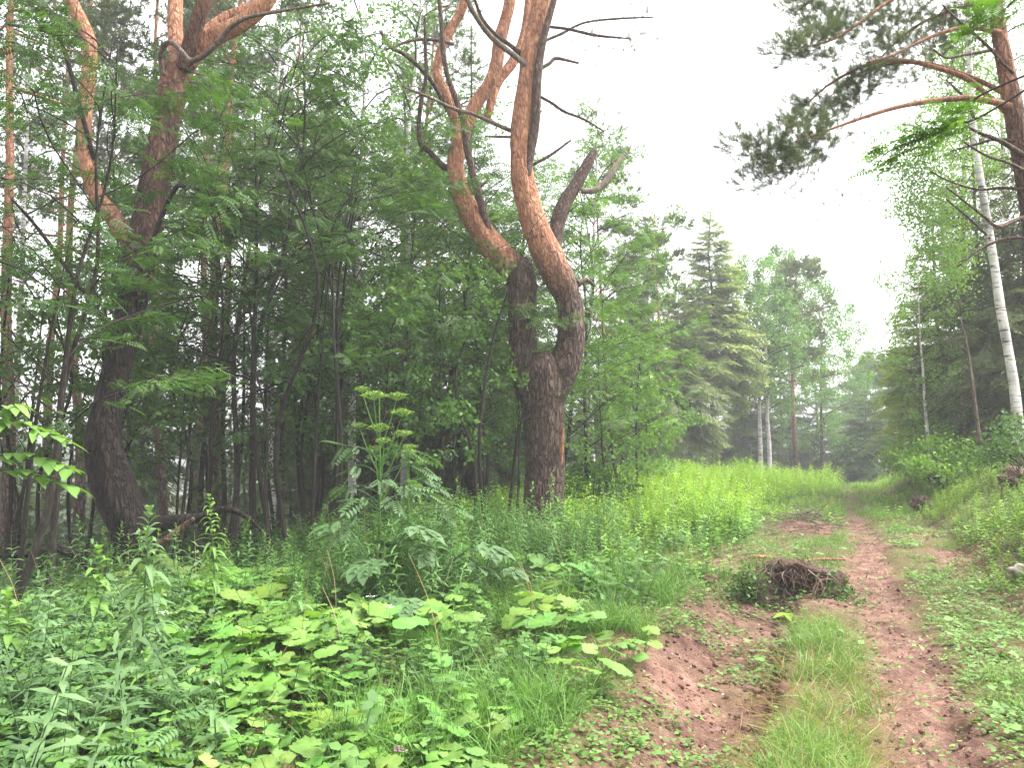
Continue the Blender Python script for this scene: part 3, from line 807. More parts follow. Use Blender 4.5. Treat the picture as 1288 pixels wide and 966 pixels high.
# --- pine at the right edge with long branches reaching over the track
RY = 9.0
b = at(1352, 600, RY); b[2] = terr(b[0], RY)
rp = thing("pine_tree", "pine at the right edge with long bowed branches reaching out over the track", "pine tree", b)
limb("trunk", rp, PINEB, [(1356, 640, 40), (1345, 540, 35), (1322, 400, 30), (1303, 300, 27), (1291, 225, 25), (1280, 165, 24), (1271, 115, 22), (1262, 70, 20), (1256, 35, 18), (1250, -20, 16), (1245, -120, 14)], RY, [.1, .2, .3, .45, .5, .5], [0, .2], 22, .05, 51)
bp = MB()
RB = [
 ([(1275, 135, 11), (1250, 128, 9), (1215, 123, 8), (1170, 127, 7), (1130, 134, 6), (1090, 146, 5), (1045, 162, 3), (1000, 178, 2)], [.1, -.9]),
 ([(1272, 146, 8), (1245, 122, 7), (1215, 98, 7), (1175, 84, 6), (1140, 76, 6), (1105, 77, 5), (1070, 90, 4), (1040, 108, 3), (1015, 130, 2)], [.1, .6]),
 ([(1266, 118, 7), (1225, 98, 6), (1170, 80, 5), (1120, 80, 4), (1075, 95, 3), (1045, 120, 2)], [.1, 1.2]),
 ([(1258, 40, 7), (1215, 34, 6), (1175, 44, 5), (1145, 58, 4), (1120, 70, 3), (1090, 78, 2)], [.1, -.5]),
 ([(1252, 0, 7), (1200, 12, 5), (1160, 28, 4), (1130, 50, 3), (1105, 75, 2)], [.1, .9]),
 ([(1248, -60, 8), (1180, -30, 6), (1120, 0, 5), (1075, 32, 4), (1040, 52, 3), (990, 62, 2)], [.1, -.6]),
 ([(1250, -90, 8), (1170, -60, 6), (1090, -30, 5), (1030, -5, 4), (1000, 15, 2)], [.1, .8]),
 ([(1275, 92, 4), (1262, 80, 4), (1240, 55, 4), (1200, 20, 3), (1185, 5, 2)], [-.2, -.6]),
 ([(1250, 62, 5), (1215, 68, 4), (1190, 72, 3), (1175, 62, 2)], [0, -.6]),
 ([(1287, 195, 7), (1260, 178, 6), (1235, 168, 5), (1215, 158, 3)], [0, -.5]),
 ([(1290, 180, 5), (1255, 175, 4), (1225, 182, 3), (1195, 190, 2)], [0, .4]),
 ([(1296, 240, 5), (1262, 236, 4), (1230, 238, 3), (1195, 228, 2), (1170, 215, 2)], [0, .3]),
 ([(1297, 270, 6), (1275, 278, 6), (1255, 285, 5), (1235, 270, 3), (1190, 235, 2)], [0, -.6]),
 ([(1289, 215, 5), (1270, 205, 4), (1240, 195, 3), (1212, 178, 2)], [0, -.9]),
 ([(1300, 300, 5), (1265, 300, 4), (1230, 315, 3), (1205, 335, 2)], [0, -.3]),
]
for k, (pts, dy) in enumerate(RB):
    limb("branch", rp, ORANGEB if k < 7 else DEADW, pts, RY, .6 if k < 7 else .2, dy, 9, .06, 60 + k, 7 if k < 7 else 4, .5 if k < 7 else .3, .006)
cr = MB()
fol = [(935, 180, -.9), (950, 185, -.9), (965, 178, -.8), (975, 192, -.9), (990, 185, -.8), (1000, 170, -.9), (1010, 185, -.6), (1020, 165, -.8), (1030, 175, -.5), (985, 205, -.9), (970, 210, -.8), (1005, 200, -.8),
       (1000, 155, .6), (1015, 145, .6), (1025, 130, .5), (1040, 150, .5), (1010, 140, .9), (1035, 160, .3), (1045, 140, .6), (1030, 190, -.6), (995, 215, -.9), (965, 222, -.8), (950, 225, -.9),
       (1060, 112, .8), (1075, 118, .6), (1085, 108, .9), (1070, 98, .9), (1090, 95, .4), (1075, 128, .7), (1105, 92, .3), (1060, 125, 1.1),
       (1000, 10, .5), (1015, 20, .6), (1030, 15, .4), (1040, 30, .3), (1055, 25, .5), (1020, 40, -.2), (1035, 45, -.4), (1050, 42, .6), (1065, 38, -.3), (1075, 28, .2), (1085, 15, .4), (1060, 8, .2), (1040, 0, .4), (1010, -5, .5),
       (985, 62, -.5), (1000, 68, -.6), (1012, 62, -.5), (1040, 72, -.4), (1020, 52, -.4), (1095, 40, .4), (1110, 20, .3), (1120, 35, .6), (1135, 25, .2), (1140, 45, .7), (1150, 10, .4), (1165, 30, .9), (1180, 15, .5), (1195, 40, .8), (1205, 20, .2), (1130, 60, .5), (1155, 55, .9), (1175, 60, .9), (1125, 5, .6), (1100, 0, .2),
       (1125, 62, -.4), (1110, 68, .5), (1210, 60, .9), (1225, 35, .8), (1240, 10, .6), (1215, 5, .3), (1115, 85, .7), (1145, 98, 1.2), (1135, 88, 1.1), (1190, 100, 1.1),
       (1075, 175, 0), (1090, 168, 0), (1060, 250, -.4), (1025, 240, -.7), (1020, 205, -.7), (1045, 265, -.5), (1000, 250, -.7)]
dens = [7 if v < 100 or u < 1060 else 5 for u, v, _ in fol]
E = np.array([at(u, v, RY + d) for u, v, d in fol])
tufts(cr, rr_, E[:-7], np.array([[-.6, 0, -.05]] * (len(E) - 7)), 36, .125, .165, PT_NEAR)
tufts(cr, rr_, E[-7:], np.array([[-.6, 0, -.1]] * 7), 9, .07, .11, PT_NEAR)
tw = MB()
for e in E:
    q = e + np.array([.25, rr_.normal(0, .1), .06 + rr_.normal(0, .05)])
    tube(cr, [q, e], [.004, .003], 3, 2, .15, cap=False)
cr.build("crown", PINEL, rp)

# ------------------------------------------------------------------ rowans of the understorey on the left
def rbase(u, Y): return ground_at(u, Y)
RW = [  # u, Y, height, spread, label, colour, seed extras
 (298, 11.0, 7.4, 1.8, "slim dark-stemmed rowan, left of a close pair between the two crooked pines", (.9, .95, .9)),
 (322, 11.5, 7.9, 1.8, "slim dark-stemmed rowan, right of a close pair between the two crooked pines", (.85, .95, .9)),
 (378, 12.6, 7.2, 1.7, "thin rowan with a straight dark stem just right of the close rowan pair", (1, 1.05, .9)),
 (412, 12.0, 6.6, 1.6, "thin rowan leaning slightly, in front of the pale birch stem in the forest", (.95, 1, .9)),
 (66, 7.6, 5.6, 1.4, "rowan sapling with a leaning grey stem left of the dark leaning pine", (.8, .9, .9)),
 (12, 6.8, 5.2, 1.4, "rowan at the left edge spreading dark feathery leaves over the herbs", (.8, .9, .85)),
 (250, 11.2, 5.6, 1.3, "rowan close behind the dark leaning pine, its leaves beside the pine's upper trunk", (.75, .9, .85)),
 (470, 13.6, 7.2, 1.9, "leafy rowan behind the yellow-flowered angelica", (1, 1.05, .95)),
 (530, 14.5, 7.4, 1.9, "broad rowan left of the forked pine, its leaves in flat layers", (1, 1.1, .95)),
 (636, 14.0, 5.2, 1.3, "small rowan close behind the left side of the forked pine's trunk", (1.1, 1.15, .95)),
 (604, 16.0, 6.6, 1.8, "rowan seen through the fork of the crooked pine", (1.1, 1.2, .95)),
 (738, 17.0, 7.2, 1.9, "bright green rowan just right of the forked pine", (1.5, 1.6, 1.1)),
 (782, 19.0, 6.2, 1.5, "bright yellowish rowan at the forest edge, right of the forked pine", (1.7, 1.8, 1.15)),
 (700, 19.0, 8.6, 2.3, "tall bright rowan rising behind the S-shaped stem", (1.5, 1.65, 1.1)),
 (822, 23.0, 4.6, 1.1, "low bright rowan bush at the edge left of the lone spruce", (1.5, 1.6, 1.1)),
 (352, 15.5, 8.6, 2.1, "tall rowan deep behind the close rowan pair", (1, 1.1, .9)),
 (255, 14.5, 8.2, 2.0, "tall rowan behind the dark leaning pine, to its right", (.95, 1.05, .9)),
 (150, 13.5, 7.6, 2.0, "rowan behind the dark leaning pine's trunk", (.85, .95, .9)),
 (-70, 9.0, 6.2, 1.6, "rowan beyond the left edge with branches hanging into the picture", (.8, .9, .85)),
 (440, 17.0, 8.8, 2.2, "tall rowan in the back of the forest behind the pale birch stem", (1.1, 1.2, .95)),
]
for i, (u, Y, H, sp, lab, colr) in enumerate(RW):
    near = Y < 13
    loc = rbase(u, Y); H2 = H - loc[2] * .6
    wd, cr = rowan(100 + i, H2, sp, (.30 if u < 660 else .18), (22 if Y > 9.2 else 13) if near else 26, RL_NEAR if near else RL_FAR, (0.3 * math.sin(i * 1.7), .2 * math.cos(i * 2.1)),
                   .18 * (1 + .2 * math.sin(i * 2.3)) if near else .22, None, 8, 7, .5 + .06 * math.sin(i * 1.3))
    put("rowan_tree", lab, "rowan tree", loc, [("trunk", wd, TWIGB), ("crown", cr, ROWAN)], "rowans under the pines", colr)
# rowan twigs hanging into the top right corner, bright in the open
wd, cr = MB(), MB()
loc = at(1420, 420, 5.2); loc[2] = terr(loc[0], 5.2)
rb = np.random.default_rng(77)
tube(wd, [loc, loc + [-.1, 0, 1.6], loc + [-.35, .1, 3.0], loc + [-.5, .1, 4.4]], [.035, .03, .024, .016], 6, 16, .5)
D, B, S, U = [], [], [], []
for pts in ([(1400, 60), (1288, 95), (1215, 130), (1175, 165), (1118, 190), (1105, 205)], [(1400, -60), (1300, -20), (1265, 10), (1240, 25)], [(1310, 100), (1230, 148), (1190, 158), (1150, 178)]):
    C = tube(wd, [at(u, v, 5.2 + .1 * k) for k, (u, v) in enumerate(pts)], np.linspace(.010, .003, len(pts)), 5, 20, .5, cap=False)
    for c in C[8:]:
        for s in range(5):
            dd = norm(np.array([-.8, rb.normal(0, .9), rb.normal(-.15, .25)])); D.append(dd); B.append(c + rb.normal(0, .07, 3)); S.append(.19 * rb.uniform(.7, 1.1)); U.append(norm(np.array([0, 0, 1]) + rb.normal(0, .35, 3)))
scatter(cr, RL_NEAR, frames(np.array(D), np.array(U), np.array(S)), np.array(B), .62 + rb.normal(0, .1, len(D)))
for mbx in (wd, cr):
    mbx.V = [v - loc for v in mbx.V]
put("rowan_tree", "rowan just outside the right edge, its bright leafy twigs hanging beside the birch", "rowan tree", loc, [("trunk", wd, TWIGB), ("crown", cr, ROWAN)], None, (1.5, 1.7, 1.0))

# broad-leaved saplings of the understorey; forest shade put into the darker crown colours
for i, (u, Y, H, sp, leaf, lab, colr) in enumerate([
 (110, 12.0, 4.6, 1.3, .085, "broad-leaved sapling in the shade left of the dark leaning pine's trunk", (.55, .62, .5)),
 (218, 11.5, 3.4, 1.1, .08, "short shade-dark sapling right of the dark leaning pine's trunk", (.55, .62, .5)),
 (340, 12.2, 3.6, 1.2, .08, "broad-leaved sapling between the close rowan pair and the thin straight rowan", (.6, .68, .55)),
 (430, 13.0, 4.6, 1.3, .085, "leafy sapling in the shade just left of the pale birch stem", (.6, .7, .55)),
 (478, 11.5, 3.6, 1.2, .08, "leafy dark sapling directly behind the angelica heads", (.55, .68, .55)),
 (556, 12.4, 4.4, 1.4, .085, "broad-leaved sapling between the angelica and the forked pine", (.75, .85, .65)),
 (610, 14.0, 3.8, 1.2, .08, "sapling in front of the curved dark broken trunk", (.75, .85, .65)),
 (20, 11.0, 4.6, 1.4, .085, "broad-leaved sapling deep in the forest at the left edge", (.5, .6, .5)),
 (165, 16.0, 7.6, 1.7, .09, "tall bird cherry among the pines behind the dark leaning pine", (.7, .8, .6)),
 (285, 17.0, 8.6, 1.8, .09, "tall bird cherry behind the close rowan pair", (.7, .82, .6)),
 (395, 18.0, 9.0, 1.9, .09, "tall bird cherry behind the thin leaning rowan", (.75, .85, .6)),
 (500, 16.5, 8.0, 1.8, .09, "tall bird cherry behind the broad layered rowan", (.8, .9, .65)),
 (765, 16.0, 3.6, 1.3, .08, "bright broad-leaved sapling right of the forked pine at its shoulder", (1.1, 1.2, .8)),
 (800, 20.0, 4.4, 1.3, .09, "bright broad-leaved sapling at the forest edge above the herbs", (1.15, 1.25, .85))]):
    wd, lb, cr = broadleaf(330 + i, H, sp, .30 if u < 700 else .16, 22, 2400 if H < 6 else 5200, leaf, .35, (.2 * math.sin(i * 2), .1), .0075 * H, .5)
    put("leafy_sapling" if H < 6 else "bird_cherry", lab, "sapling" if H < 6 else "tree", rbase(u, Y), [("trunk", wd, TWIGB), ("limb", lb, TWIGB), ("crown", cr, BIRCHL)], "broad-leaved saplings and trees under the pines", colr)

# slim bare stems in the undergrowth
for i, (u, Y, H, lean, lab) in enumerate([
 (225, 10.5, 4.2, .5, "thin bare stem curving up right of the dark leaning pine"), (28, 8.2, 4.0, .35, "thin bare dark stem at the far left beside the arched dead limb"),
 (392, 10.6, 4.4, .2, "thin bare stem with a few twigs left of the angelica"), (345, 10.2, 3.4, -.5, "short bare stem bending left under the rowan pair"),
 (520, 12.5, 3.6, .3, "thin dead stem beside the angelica, leaning right"), (648, 12.2, 3.0, .25, "thin dead stem close to the forked pine's left side"),
 (575, 13.0, 3.2, -.3, "thin leaning stem in the gap between angelica and forked pine")]):
    r = np.random.default_rng(200 + i); wd = MB()
    P = np.array([[0, 0, 0], [lean * .2, 0, H * .3], [lean * .3, .1, H * .6], [lean, .1, H]])
    C = tube(wd, P, [.028, .022, .016, .006], 6, 18, .3, .08, i)
    twiggy(wd, C, r, 14, .9, .006, .3)
    put("dead_sapling", lab, "sapling", rbase(u, Y), [("trunk", wd, TWIGB)], "bare stems in the undergrowth")

r = np.random.default_rng(230); stems = []
for k in range(4):
    wd = MB(); H = r.uniform(4.5, 5.8); b_ = r.normal(0, .18, (3, 2))
    C = tube(wd, [[0, 0, 0], [b_[0, 0], b_[0, 1], H * .33], [b_[1, 0] * 1.6, b_[1, 1], H * .66], [b_[2, 0] * 2.5, b_[2, 1], H]], [.034, .028, .021, .008], 6, 18, .2, .08, k)
    twiggy(wd, C, r, 12, .8, .006, .2)
    stems.append(wd)
G_T, L_T = "dark stems in the shaded forest", "thin dark stem among the many in the shaded forest on the left"
for k in range(26):
    u, Y = r.uniform(-20, 660), r.uniform(10.2, 17)
    if k < 4: st0 = put("sapling_stem", L_T, "sapling", rbase(u, Y), [("trunk", stems[k], TWIGB)], G_T); stems[k] = st0
    else: copy_thing(stems[k % 4], rbase(u, Y), r.uniform(0, 6.28), r.uniform(.8, 1.2))

# pale birch stem deep in the forest, dark broken stump-like stems
loc = rbase(448, 15.5)
wd, lb, cr = broadleaf(301, 11.5, 1.8, .55, 18, 2600, .10, .8, (.25, 0), .085)
put("birch_tree", "slender pale birch with peeling bark standing deep in the left forest", "birch tree", loc, [("trunk", wd, BIRCHB), ("limb", lb, TWIGB), ("crown", cr, BIRCHL)], None, (.8, .9, .8))
for i, (u, Y, pts, lab) in enumerate([
 (600, 15.5, [(0, 0, 0), (-.05, 0, .7), (-.3, 0, 1.5), (-.5, .1, 2.4), (-.45, .1, 3.4)], "curved dark trunk with a broken top, left of the forked pine"),
 (440, 13.8, [(0, 0, 0), (.02, 0, .4), (.05, 0, .75), (.1, 0, 1.0)], "thick brown broken stump behind the angelica")]):
    wd = MB(); R_ = [.16, .13, .12, .10, .06] if i == 0 else [.26, .2, .18, .12]
    C = tube(wd, np.array(pts, float), R_, 14, 26, .15, .12, 310 + i)
    twiggy(wd, C, np.random.default_rng(i), 6, .6, .012, .2)
    put("tree_stump", lab, "tree stump", rbase(u, Y), [("trunk", wd, SHADEB)])

# ------------------------------------------------------------------ forest behind on the left: pines, spruces, birches
FP = [  # u, Y, top v (may lie above the frame), spread, start, label
 (14, 15.0, -260, 2.0, .6, "orange-stemmed pine at the far left edge of the picture"),
 (268, 17.0, -200, 2.0, .55, "pine with a knotted orange upper stem behind the dark leaning pine"),
 (212, 20.0, -90, 2.0, .5, "reddish pine trunk right behind the dark leaning pine's base"),
 (242, 23.0, -40, 1.9, .5, "reddish pine trunk, second to the right of the dark leaning pine"),
 (272, 26.0, 0, 1.9, .5, "reddish pine trunk, third to the right of the dark leaning pine"),
 (100, 19.0, -120, 2.0, .5, "reddish pine trunk left of the dark leaning pine's base"),
 (62, 24.0, -40, 2.0, .5, "slender reddish pine farther back, left of the leaning rowan sapling"),
 (355, 27.0, 10, 1.8, .5, "slender pine trunk far back behind the rowan pair"),
 (548, 24.0, -20, 2.0, .45, "pine far behind the gap between angelica and forked pine"),
 (762, 28.0, 190, 1.8, .45, "reddish pine trunk just right of the forked pine, in the shade"),
 (826, 31.0, 270, 1.7, .45, "reddish pine trunk between forked pine and lone spruce"),
 (806, 34.0, 300, 1.7, .4, "thin reddish pine trunk farther back left of the lone spruce"),
]
for i, (u, Y, vt, sp, st, lab) in enumerate(FP):
    loc = ground_at(u, Y); H = at(u, vt, Y)[2] - loc[2]
    wd, lb, cr = pine(400 + i, H, sp, st, 20, .0085 * H if H > 8 else .1, 12, .34, (.2 * math.sin(i), 0), 16)
    put("pine_tree", lab, "pine tree", loc, [("trunk", wd, PINEB), ("limb", lb, ORANGEB), ("crown", cr, PINEL)], "pines in the forest on the left", (.85, .9, .85))

def far_tree(kind, u, Y, vt, sp, lab, colr, seed, **kw):
    loc = ground_at(u, Y); H = max(2.0, at(u, vt, Y)[2] - loc[2])
    if kind == "spruce":
        wd, cr, dd = spruce(seed, H, sp, **kw)
        return put("spruce_tree", lab, "spruce tree", loc, [("trunk", wd, SPRUCEB), ("crown", cr, SPRUCEL), ("dead_branch", dd, DEADW)], None, colr)
    if kind == "pine":
        wd, lb, cr = pine(seed, H, sp, **kw)
        return put("pine_tree", lab, "pine tree", loc, [("trunk", wd, PINEB), ("limb", lb, ORANGEB), ("crown", cr, PINEL)], None, colr)
    wd, lb, cr = broadleaf(seed, H, sp, **kw)
    return put("birch_tree" if kind == "birch" else "aspen_tree", lab, "birch tree" if kind == "birch" else "aspen tree", loc,
               [("trunk", wd, BIRCHB if kind == "birch" else SPRUCEB), ("limb", lb, TWIGB), ("crown", cr, BIRCHL)], None, colr)

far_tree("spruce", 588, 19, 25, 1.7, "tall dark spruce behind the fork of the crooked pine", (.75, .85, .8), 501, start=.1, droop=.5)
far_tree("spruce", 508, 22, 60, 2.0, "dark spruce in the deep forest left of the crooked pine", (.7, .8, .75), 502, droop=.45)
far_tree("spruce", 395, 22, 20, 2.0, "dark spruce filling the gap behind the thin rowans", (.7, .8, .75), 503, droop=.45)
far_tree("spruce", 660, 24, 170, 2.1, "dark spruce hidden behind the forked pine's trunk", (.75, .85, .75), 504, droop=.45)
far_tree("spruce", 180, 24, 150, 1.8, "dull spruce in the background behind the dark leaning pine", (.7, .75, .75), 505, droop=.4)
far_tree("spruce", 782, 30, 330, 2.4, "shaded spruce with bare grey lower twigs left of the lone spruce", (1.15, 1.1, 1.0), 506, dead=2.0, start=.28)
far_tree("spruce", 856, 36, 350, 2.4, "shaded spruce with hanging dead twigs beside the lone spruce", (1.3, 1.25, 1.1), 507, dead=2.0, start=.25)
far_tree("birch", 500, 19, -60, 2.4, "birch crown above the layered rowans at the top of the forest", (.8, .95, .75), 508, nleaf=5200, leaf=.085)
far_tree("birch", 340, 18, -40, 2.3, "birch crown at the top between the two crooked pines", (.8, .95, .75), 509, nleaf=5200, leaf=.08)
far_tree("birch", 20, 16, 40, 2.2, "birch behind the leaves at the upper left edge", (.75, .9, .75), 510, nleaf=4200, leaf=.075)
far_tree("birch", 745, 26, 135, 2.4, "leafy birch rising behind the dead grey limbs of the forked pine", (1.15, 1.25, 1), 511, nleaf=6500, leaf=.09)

# ------------------------------------------------------------------ trees at the end of the track; most crown colours lifted to carry haze glow
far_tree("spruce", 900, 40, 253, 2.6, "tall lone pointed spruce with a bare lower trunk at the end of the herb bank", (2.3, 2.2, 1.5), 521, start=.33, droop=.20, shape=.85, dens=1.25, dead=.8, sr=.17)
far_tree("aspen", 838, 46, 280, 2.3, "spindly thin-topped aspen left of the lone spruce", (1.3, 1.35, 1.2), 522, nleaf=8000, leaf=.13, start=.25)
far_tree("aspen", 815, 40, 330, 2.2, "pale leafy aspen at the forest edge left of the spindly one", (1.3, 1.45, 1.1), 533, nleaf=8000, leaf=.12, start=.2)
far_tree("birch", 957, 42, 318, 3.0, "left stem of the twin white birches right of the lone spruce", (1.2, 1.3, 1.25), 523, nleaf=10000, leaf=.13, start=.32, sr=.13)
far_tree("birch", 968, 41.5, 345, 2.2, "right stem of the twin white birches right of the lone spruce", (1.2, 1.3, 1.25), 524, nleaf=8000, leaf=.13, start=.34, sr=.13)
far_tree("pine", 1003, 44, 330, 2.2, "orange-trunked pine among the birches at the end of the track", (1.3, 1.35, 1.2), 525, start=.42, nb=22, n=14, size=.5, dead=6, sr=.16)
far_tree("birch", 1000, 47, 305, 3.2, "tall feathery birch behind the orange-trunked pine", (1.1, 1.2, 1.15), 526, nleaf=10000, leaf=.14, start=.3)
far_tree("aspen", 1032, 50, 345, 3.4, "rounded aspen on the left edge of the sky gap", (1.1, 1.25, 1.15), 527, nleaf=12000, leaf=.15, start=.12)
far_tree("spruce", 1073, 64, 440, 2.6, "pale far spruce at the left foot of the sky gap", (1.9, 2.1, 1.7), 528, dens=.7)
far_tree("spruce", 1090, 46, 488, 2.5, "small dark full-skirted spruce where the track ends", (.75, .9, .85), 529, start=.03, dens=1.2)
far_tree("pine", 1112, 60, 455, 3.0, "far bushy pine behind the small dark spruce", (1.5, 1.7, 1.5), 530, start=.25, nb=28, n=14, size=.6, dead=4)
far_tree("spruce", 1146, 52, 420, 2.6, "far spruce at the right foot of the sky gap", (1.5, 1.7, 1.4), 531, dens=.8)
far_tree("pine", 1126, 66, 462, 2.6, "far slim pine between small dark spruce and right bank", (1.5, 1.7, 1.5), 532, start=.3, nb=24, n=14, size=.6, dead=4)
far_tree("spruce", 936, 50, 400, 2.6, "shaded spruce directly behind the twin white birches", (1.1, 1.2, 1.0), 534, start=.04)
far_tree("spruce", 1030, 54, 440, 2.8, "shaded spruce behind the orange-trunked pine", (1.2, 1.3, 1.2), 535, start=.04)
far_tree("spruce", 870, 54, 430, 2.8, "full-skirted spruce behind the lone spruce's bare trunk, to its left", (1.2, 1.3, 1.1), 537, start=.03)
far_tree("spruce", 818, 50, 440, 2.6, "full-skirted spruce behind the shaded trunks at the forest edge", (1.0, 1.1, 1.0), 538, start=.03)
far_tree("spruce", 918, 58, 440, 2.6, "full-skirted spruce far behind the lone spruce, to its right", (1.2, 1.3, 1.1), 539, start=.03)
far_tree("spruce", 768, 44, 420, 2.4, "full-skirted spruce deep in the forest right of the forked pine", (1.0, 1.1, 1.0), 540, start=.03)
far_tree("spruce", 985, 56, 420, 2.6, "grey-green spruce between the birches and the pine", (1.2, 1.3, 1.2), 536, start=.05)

# ------------------------------------------------------------------ right bank
loc = at(1281, 545, 17.0); loc[2] = terr(loc[0], 17.0)
bt = thing("birch_tree", "tall white birch leaning left on the right bank, black marks on its bark", "birch tree", loc)
limb("trunk", bt, BIRCHB, [(1284, 575, 15), (1281, 540, 13), (1276, 490, 12), (1268, 440, 11), (1259, 390, 11), (1250, 330, 10), (1242, 280, 10), (1234, 230, 9), (1226, 175, 8), (1221, 110, 7), (1218, 40, 7), (1216, -40, 5)], 17, .3, [0, .4], 12, .05, 71)
for pts in ([(1240, 300, 4), (1250, 285, 4), (1268, 280, 3)], [(1238, 275, 4), (1254, 283, 4), (1275, 275, 2)], [(1226, 150, 4), (1215, 125, 4), (1190, 100, 2)], [(1245, 300, 3), (1225, 280, 3), (1190, 250, 2)]):
    limb("branch", bt, TWIGB if pts[-1][0] < 1200 else BIRCHB, pts, 17, .3, -.3, 6, .05, 72, 3, .5, .006)
r = np.random.default_rng(555)
cr = MB()
cl = np.array([at(u, v, 17.2 + d) for u, v, d in [(1165, 185, 0), (1150, 210, .3), (1140, 235, .5), (1175, 225, .2), (1165, 260, .4), (1185, 275, .1), (1200, 240, .6), (1135, 190, .2), (1190, 160, .5), (1205, 120, .3), (1180, 110, .8), (1225, 90, .9), (1170, 290, .8), (1210, 300, .8), (1155, 170, -.3), (1240, 190, 1), (1195, 195, -.2), (1215, 60, .8), (1185, 60, .6), (1250, 130, .9), (1200, 330, .4), (1185, 310, .2), (1150, 250, .1)]])
NL = 13000
idx = r.integers(0, len(cl), NL)
P = cl[idx] + r.normal(0, 1, (NL, 3)) * [.24, .3, .20] + np.column_stack([np.zeros((NL, 2)), -np.abs(r.normal(0, .35, NL))])
scatter(cr, SL, frames(norm(r.normal(0, 1, (NL, 3)) - [0, 0, .8]), norm(r.normal(0, 1, (NL, 3)) + [0, 0, .6]), .066 * r.uniform(.7, 1.3, NL)), P, .5 + r.normal(0, .12, len(cl))[idx] + r.normal(0, .1, NL))
o = cr.build("crown", BIRCHL, bt); o.color = (1.35, 1.4, .85, 1)

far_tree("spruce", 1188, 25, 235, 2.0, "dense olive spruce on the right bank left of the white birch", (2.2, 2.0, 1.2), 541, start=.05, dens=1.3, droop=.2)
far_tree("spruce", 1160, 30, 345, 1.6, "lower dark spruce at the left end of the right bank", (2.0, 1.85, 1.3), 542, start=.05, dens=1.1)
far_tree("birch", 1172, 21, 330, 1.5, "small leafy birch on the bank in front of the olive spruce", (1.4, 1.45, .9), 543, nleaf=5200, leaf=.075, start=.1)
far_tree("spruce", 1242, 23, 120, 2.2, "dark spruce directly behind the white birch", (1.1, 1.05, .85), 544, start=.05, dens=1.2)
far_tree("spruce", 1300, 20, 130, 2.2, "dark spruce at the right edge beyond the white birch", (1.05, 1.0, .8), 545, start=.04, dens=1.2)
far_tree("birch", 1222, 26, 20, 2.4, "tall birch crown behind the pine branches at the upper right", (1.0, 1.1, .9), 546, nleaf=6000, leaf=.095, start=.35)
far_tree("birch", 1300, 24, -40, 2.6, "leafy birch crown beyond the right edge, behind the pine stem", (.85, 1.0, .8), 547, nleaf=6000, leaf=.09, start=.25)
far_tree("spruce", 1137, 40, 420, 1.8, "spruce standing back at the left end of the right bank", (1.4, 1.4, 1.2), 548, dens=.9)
loc = at(1232, 548, 14.5); loc[2] = terr(loc[0], 14.5)
wd = MB(); C = tube(wd, np.array([at(1233, 560, 14.5), at(1229, 530, 14.5), at(1224, 490, 14.5), at(1217, 440, 14.6), at(1208, 400, 14.6)]) - loc, [.042, .036, .03, .022, .012], 8, 20, .5, .06, 3)
twiggy(wd, C, np.random.default_rng(8), 14, .7, .006, .5)
put("dead_sapling", "thin grey leaning sapling in front of the bushes on the right bank", "sapling", loc, [("trunk", wd, DEADW)])

def bush(lab, u, Y, w_, h_, n, leaf, colr, seed, mat=None, nm="bush", cat="bush"):
    loc = ground_at(u, Y); r = np.random.default_rng(seed); cr, wd = MB(), MB()
    m = 34; az = r.uniform(0, 6.28, m); rr = np.sqrt(r.random(m)) * w_ / 2; zz = h_ * (1 - (rr / (w_ / 2)) ** 2 * .6) * r.uniform(.35, 1, m)
    c = np.column_stack([rr * np.cos(az), rr * np.sin(az), zz])
    for k in c: tube(wd, [[k[0] * .1, k[1] * .1, 0], [k[0] * .5, k[1] * .5, k[2] * .6], k], [.012, .008, .003], 4, 5, .3, cap=False)
    i = r.integers(0, m, n); P = c[i] + r.normal(0, 1, (n, 3)) * [.13 * w_ * .5, .13 * w_ * .5, .10 * h_]
    P[:, 2] = np.maximum(P[:, 2], .03)
    scatter(cr, SL, frames(norm(r.normal(0, 1, (n, 3)) + [0, 0, -.1]), norm(r.normal(0, .6, (n, 3)) + [0, 0, 1]), leaf * r.uniform(.7, 1.3, n)), P, .5 + r.normal(0, .1, m)[i] + r.normal(0, .1, n))
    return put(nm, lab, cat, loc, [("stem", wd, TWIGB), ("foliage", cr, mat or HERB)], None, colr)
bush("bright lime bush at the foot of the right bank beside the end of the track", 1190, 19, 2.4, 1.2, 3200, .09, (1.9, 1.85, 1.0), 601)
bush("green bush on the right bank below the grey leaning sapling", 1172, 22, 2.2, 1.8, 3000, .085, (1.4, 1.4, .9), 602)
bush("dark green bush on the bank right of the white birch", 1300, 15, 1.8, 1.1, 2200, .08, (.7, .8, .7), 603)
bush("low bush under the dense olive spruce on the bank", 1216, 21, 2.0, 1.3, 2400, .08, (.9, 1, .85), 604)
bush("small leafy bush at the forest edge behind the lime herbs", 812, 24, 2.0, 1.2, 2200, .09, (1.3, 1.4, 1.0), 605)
bush("dim bush under the rowans left of the forked pine", 520, 13.2, 2.0, .8, 2000, .08, (.65, .8, .7), 606, ROWAN)  # dim bushes: forest shade put into a lowered leaf colour
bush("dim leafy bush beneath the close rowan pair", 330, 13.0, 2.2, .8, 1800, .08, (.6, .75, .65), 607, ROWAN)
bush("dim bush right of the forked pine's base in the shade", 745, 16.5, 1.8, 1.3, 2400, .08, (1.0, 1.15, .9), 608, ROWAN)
bush("dim bush deep in the forest left of the dark leaning pine", 50, 13.0, 2.2, .8, 1800, .08, (.55, .7, .6), 609, ROWAN)
